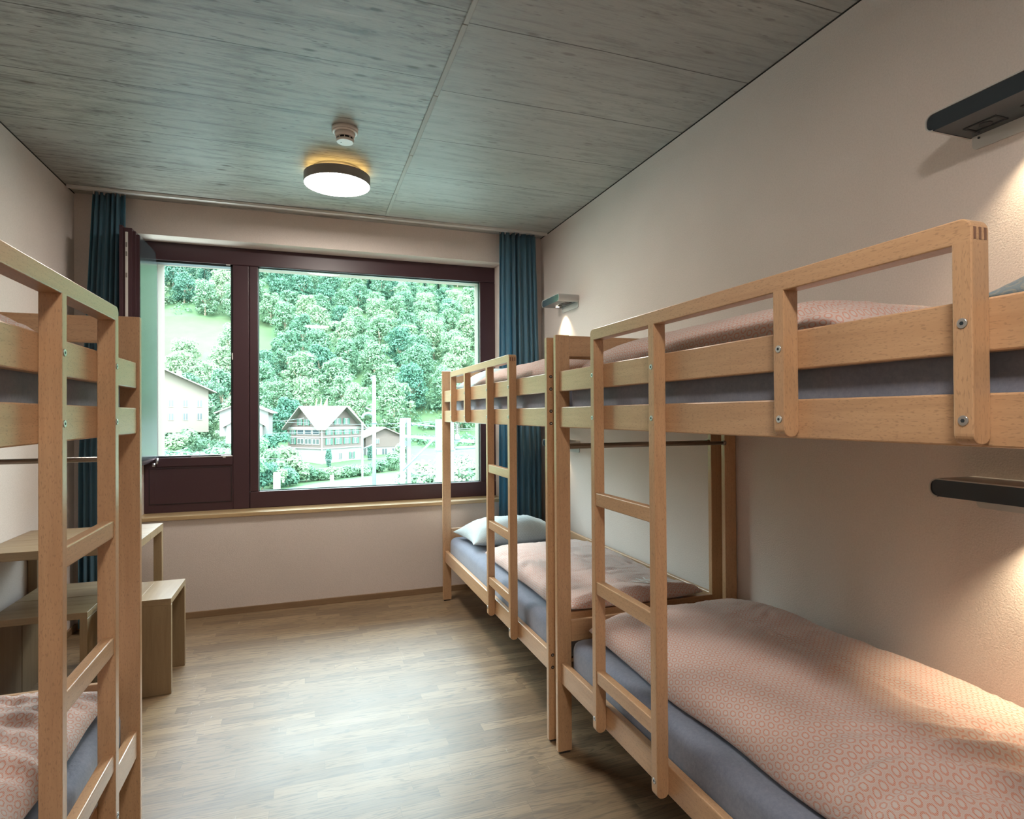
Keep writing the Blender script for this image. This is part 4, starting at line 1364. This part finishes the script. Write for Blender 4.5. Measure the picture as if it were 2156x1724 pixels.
# cream houses on the left
for (nm, lab, u, v, Y, ang, sx_, sy_, h, rise, mats, over) in (
        ('house', 'tall cream house with broad pale roof, seen through the open casement', 452, 862, 140, 24, 9, 12, 7.4, 2.6, (M_CREAM, M_CREAM, M_ROOFW), 1.3),
        ('house', 'small white gabled house right of the tall cream one', 497, 882, 132, -4, 6.6, 7, 3.9, 1.9, (M_CHW, M_CHW, M_ROOFW), .9)):
    a_ = math.radians(ang)
    p_ = px(u, v, Y)
    exh = Vector((math.cos(a_), math.sin(a_), 0)); eyh = Vector((-math.sin(a_), math.cos(a_), 0))
    zz = px(u, 885 if Y > 135 else 892, Y).z - 1.5
    if Y > 135:
        hs, ch_, e1_, e2_ = house(nm, lab, (p_.x - 20, p_.y - 4, 0), exh, eyh, 20, 12, 8.0, zz, 4.6, over, mats, False)
        for zz2 in (1.6, 4.4):
            for k in range(7): win_on(hs, ch_ + e1_ * (1.2 + k * 2.75) + Vector((0, 0, zz2)), e1_, 1.0, 1.5, -e2_, shutters=False, bars=True)
        b = nb(); obox(b, ch_ + e1_ * 15 + e2_ * 3 + Vector((0, 0, 11.2)), (.45, 0, 0), (0, .45, 0), (0, 0, 1.0)); obj('chimney', b, M_CHW, hs)
    else:
        hs, ch_, e1_, e2_ = house(nm, lab, (p_.x - 3, p_.y, 0), exh, eyh, sx_ + 2.5, sy_, h, zz, rise, over, mats, False)
        for k in range(2): win_on(hs, ch_ + e1_ * (2.2 + k * 2.8) + Vector((0, 0, 2.0)), e1_, .9, 1.2, -e2_, shutters=False)
p_ = px(553, 890, 128)
hs, ch_, e1_, e2_ = house('shed', 'small pale shed at the left edge of the big window pane', (p_.x - 6.5, p_.y, 0), (1, .15, 0), (-.15, 1, 0), 6.5, 5, 2.6, px(553, 905, 128).z - 1.6, 1.9, .6, (M_CHW, M_CHW, M_ROOFP), False)

# --- railway masts and wires
def bar(b, u0_, v0, Y0, u1, v1, Y1, w, mi=0, n=8):
    return cyl(b, px(u0_, v0, Y0), px(u1, v1, Y1), w, w, n, mi)

GM = 'pale railway masts'
b = cyl(nb(), (px(787, 872, 58).x, 58, G0), px(787.5, 790, 58), .20, .17, 10)
cyl(b, px(788, 888, 58), px(788, 892, 58), .25, .25, 10)
m1 = tag(obj('railway_mast', b, M_MAST, smooth=False), 'tall thin round railway mast in front of the barn', 'mast')
b = bar(nb(), 787, 866, 58, 770, 858, 58, .07); bar(b, 780, 795, 58, 787, 797, 58, .12); bar(b, 782, 862, 58, 786, 880, 58, .05)
obj('bracket_arm', b, M_MAST, m1)
b = nb()
for k in range(10):
    a0 = math.pi * k / 10; a1 = math.pi * (k + 1) / 10
    bar(b, 771 - 12 * math.cos(a0) + 4, 880 - 10 * math.sin(a0), 58, 771 - 12 * math.cos(a1) + 4, 880 - 10 * math.sin(a1), 58, .13)
obj('lamp_hood', b, M_MAST, m1, label='white arched lamp hood')
b = cyl(nb(), (px(762, 872, 50).x, 50, G0), px(763, 888, 50), .09, .08, 8)
bar(b, 763, 945, 50, 784, 936, 50, .05); bar(b, 763, 902, 50, 783, 900, 50, .04)
tag(obj('railway_mast', b, M_MAST), 'thin pale pole just left of the tall round mast', 'mast')
# double-channel mast with beam and brace
Yl = 40
b = nb()
xa_ = px(847, 880, Yl).x; xb_ = px(860, 880, Yl).x
zt_ = px(850, 880, Yl).z
for x_, w_ in ((xa_, .16), (xb_, .13)): obox(b, (x_, Yl, (zt_ + G0) / 2), (w_, 0, 0), (0, .16, 0), (0, 0, (zt_ - G0) / 2))
for k in range(7):
    z_ = zt_ - .15 - k * 1.55
    obox(b, ((xa_ + xb_) / 2, Yl, z_), ((xb_ - xa_) / 2, 0, 0), (0, .10, 0), (0, 0, .16))
m2 = tag(obj('railway_mast', b, M_MAST), 'double-channel steel railway mast carrying the diagonal brace', 'mast')
b = bar(nb(), 848, 990, Yl - 2, 912, 926, Yl - 2, .07)
obj('diagonal_brace', b, plain('grey_brace', (.10, .14, .14), .6), m2, label='grey diagonal brace')
b = nb(); P0 = px(851, 918, Yl - .6); P1 = px(920, 923.5, Yl - .6)
obox(b, (P0 + P1) / 2, (P1 - P0) / 2, (0, .1, 0), (0, 0, .09)); obj('cross_beam', b, M_MAST, m2)
b = bar(nb(), 862, 892, Yl, 918, 898, Yl, .05); bar(b, 840, 936, Yl, 852, 940, Yl, .12); bar(b, 858, 998, Yl, 918, 999, Yl, .03)
for q in range(3): bar(b, 866 + q * 14, 893 + q * 1.5, Yl, 870 + q * 14, 893.6 + q * 1.5, Yl, .1)
obj('tension_wire', b, M_MAST, m2)
Yp = 36
xp = px(936, 883, Yp).x; zt_ = px(930, 883, Yp).z
b = nb(); obox(b, (xp, Yp, (zt_ + G0) / 2), (.52, 0, 0), (0, .3, 0), (0, 0, (zt_ - G0) / 2)); zz = px(930, 946, Yp).z
obox(b, (xp, Yp - .05, zz), (.58, 0, 0), (0, .34, 0), (0, 0, .05))
m3 = tag(obj('railway_mast', b, M_MAST), 'broad pale steel mast partly behind the far bunk post', 'mast')
b = nb(); P0 = px(950, 926, Yp); P1 = px(998, 929, Yp); obox(b, (P0 + P1) / 2, (P1 - P0) / 2, (0, .1, 0), (0, 0, .10))
bar(b, 952, 944, Yp, 1004, 941, Yp, .10)
obj('cross_beam', b, M_MAST, m3)
b = nb()
for k in range(5):
    v = 892 + k * 4.2
    cyl(b, px(962, v, Yp), px(962, v + 1.6, Yp), .17, .15, 14)
    cyl(b, px(962, v + 1.6, Yp), px(962, v + 4.2, Yp), .07, .07, 10)
cyl(b, px(962, 913, Yp), px(962, 925, Yp), .10, .26, 12)
obj('insulator', b, M_CHW, m3, label='ribbed white insulator')
for k, (ua, va, ub, vb, Y_) in enumerate(((560, 912, 1010, 874, 57), (590, 888, 1010, 877, 57), (340, 948, 1010, 945.5, 45), (560, 886, 640, 880, 57), (950, 900, 1010, 900, 38), (950, 903, 1010, 904, 38))):
    P0 = px(ua, va, Y_); P1 = px(ub, vb, Y_)
    cyl_b = nb(); last = P0
    for q in range(1, 13):
        t = q / 12; c = P0.lerp(P1, t) - Vector((0, 0, .5 * math.sin(math.pi * t) * (abs(ub - ua) / 450)))
        cyl(cyl_b, last, c, .02, .02, 5); last = c
    tag(obj('overhead_wire', cyl_b, M_MAST), ['lower of the two wires that cross in front of the chalet roof', 'upper of the two wires that cross in front of the chalet roof', 'lowest overhead wire, crossing both window openings', 'short wire end above the small pale shed', 'upper thin wire right of the ribbed insulator', 'lower thin wire right of the ribbed insulator'][k], 'wire', 'overhead railway wires')
for k, (u, v0, v1, Y_, w) in enumerate(((583, 995, 1035, 70, .35), (699, 1000, 1030, 72, .22))):
    b = nb(); P0 = px(u, v0, Y_); P1 = px(u, v1 + 20, Y_)
    obox(b, (P0 + P1) / 2, (w, 0, 0), (0, w, 0), (P1 - P0) / 2)
    tag(obj('bollard', b, M_CHW), ['thick short white post standing at the water edge, left in the big pane', 'thin short white post standing at the water edge below the chalet'][k], 'post')
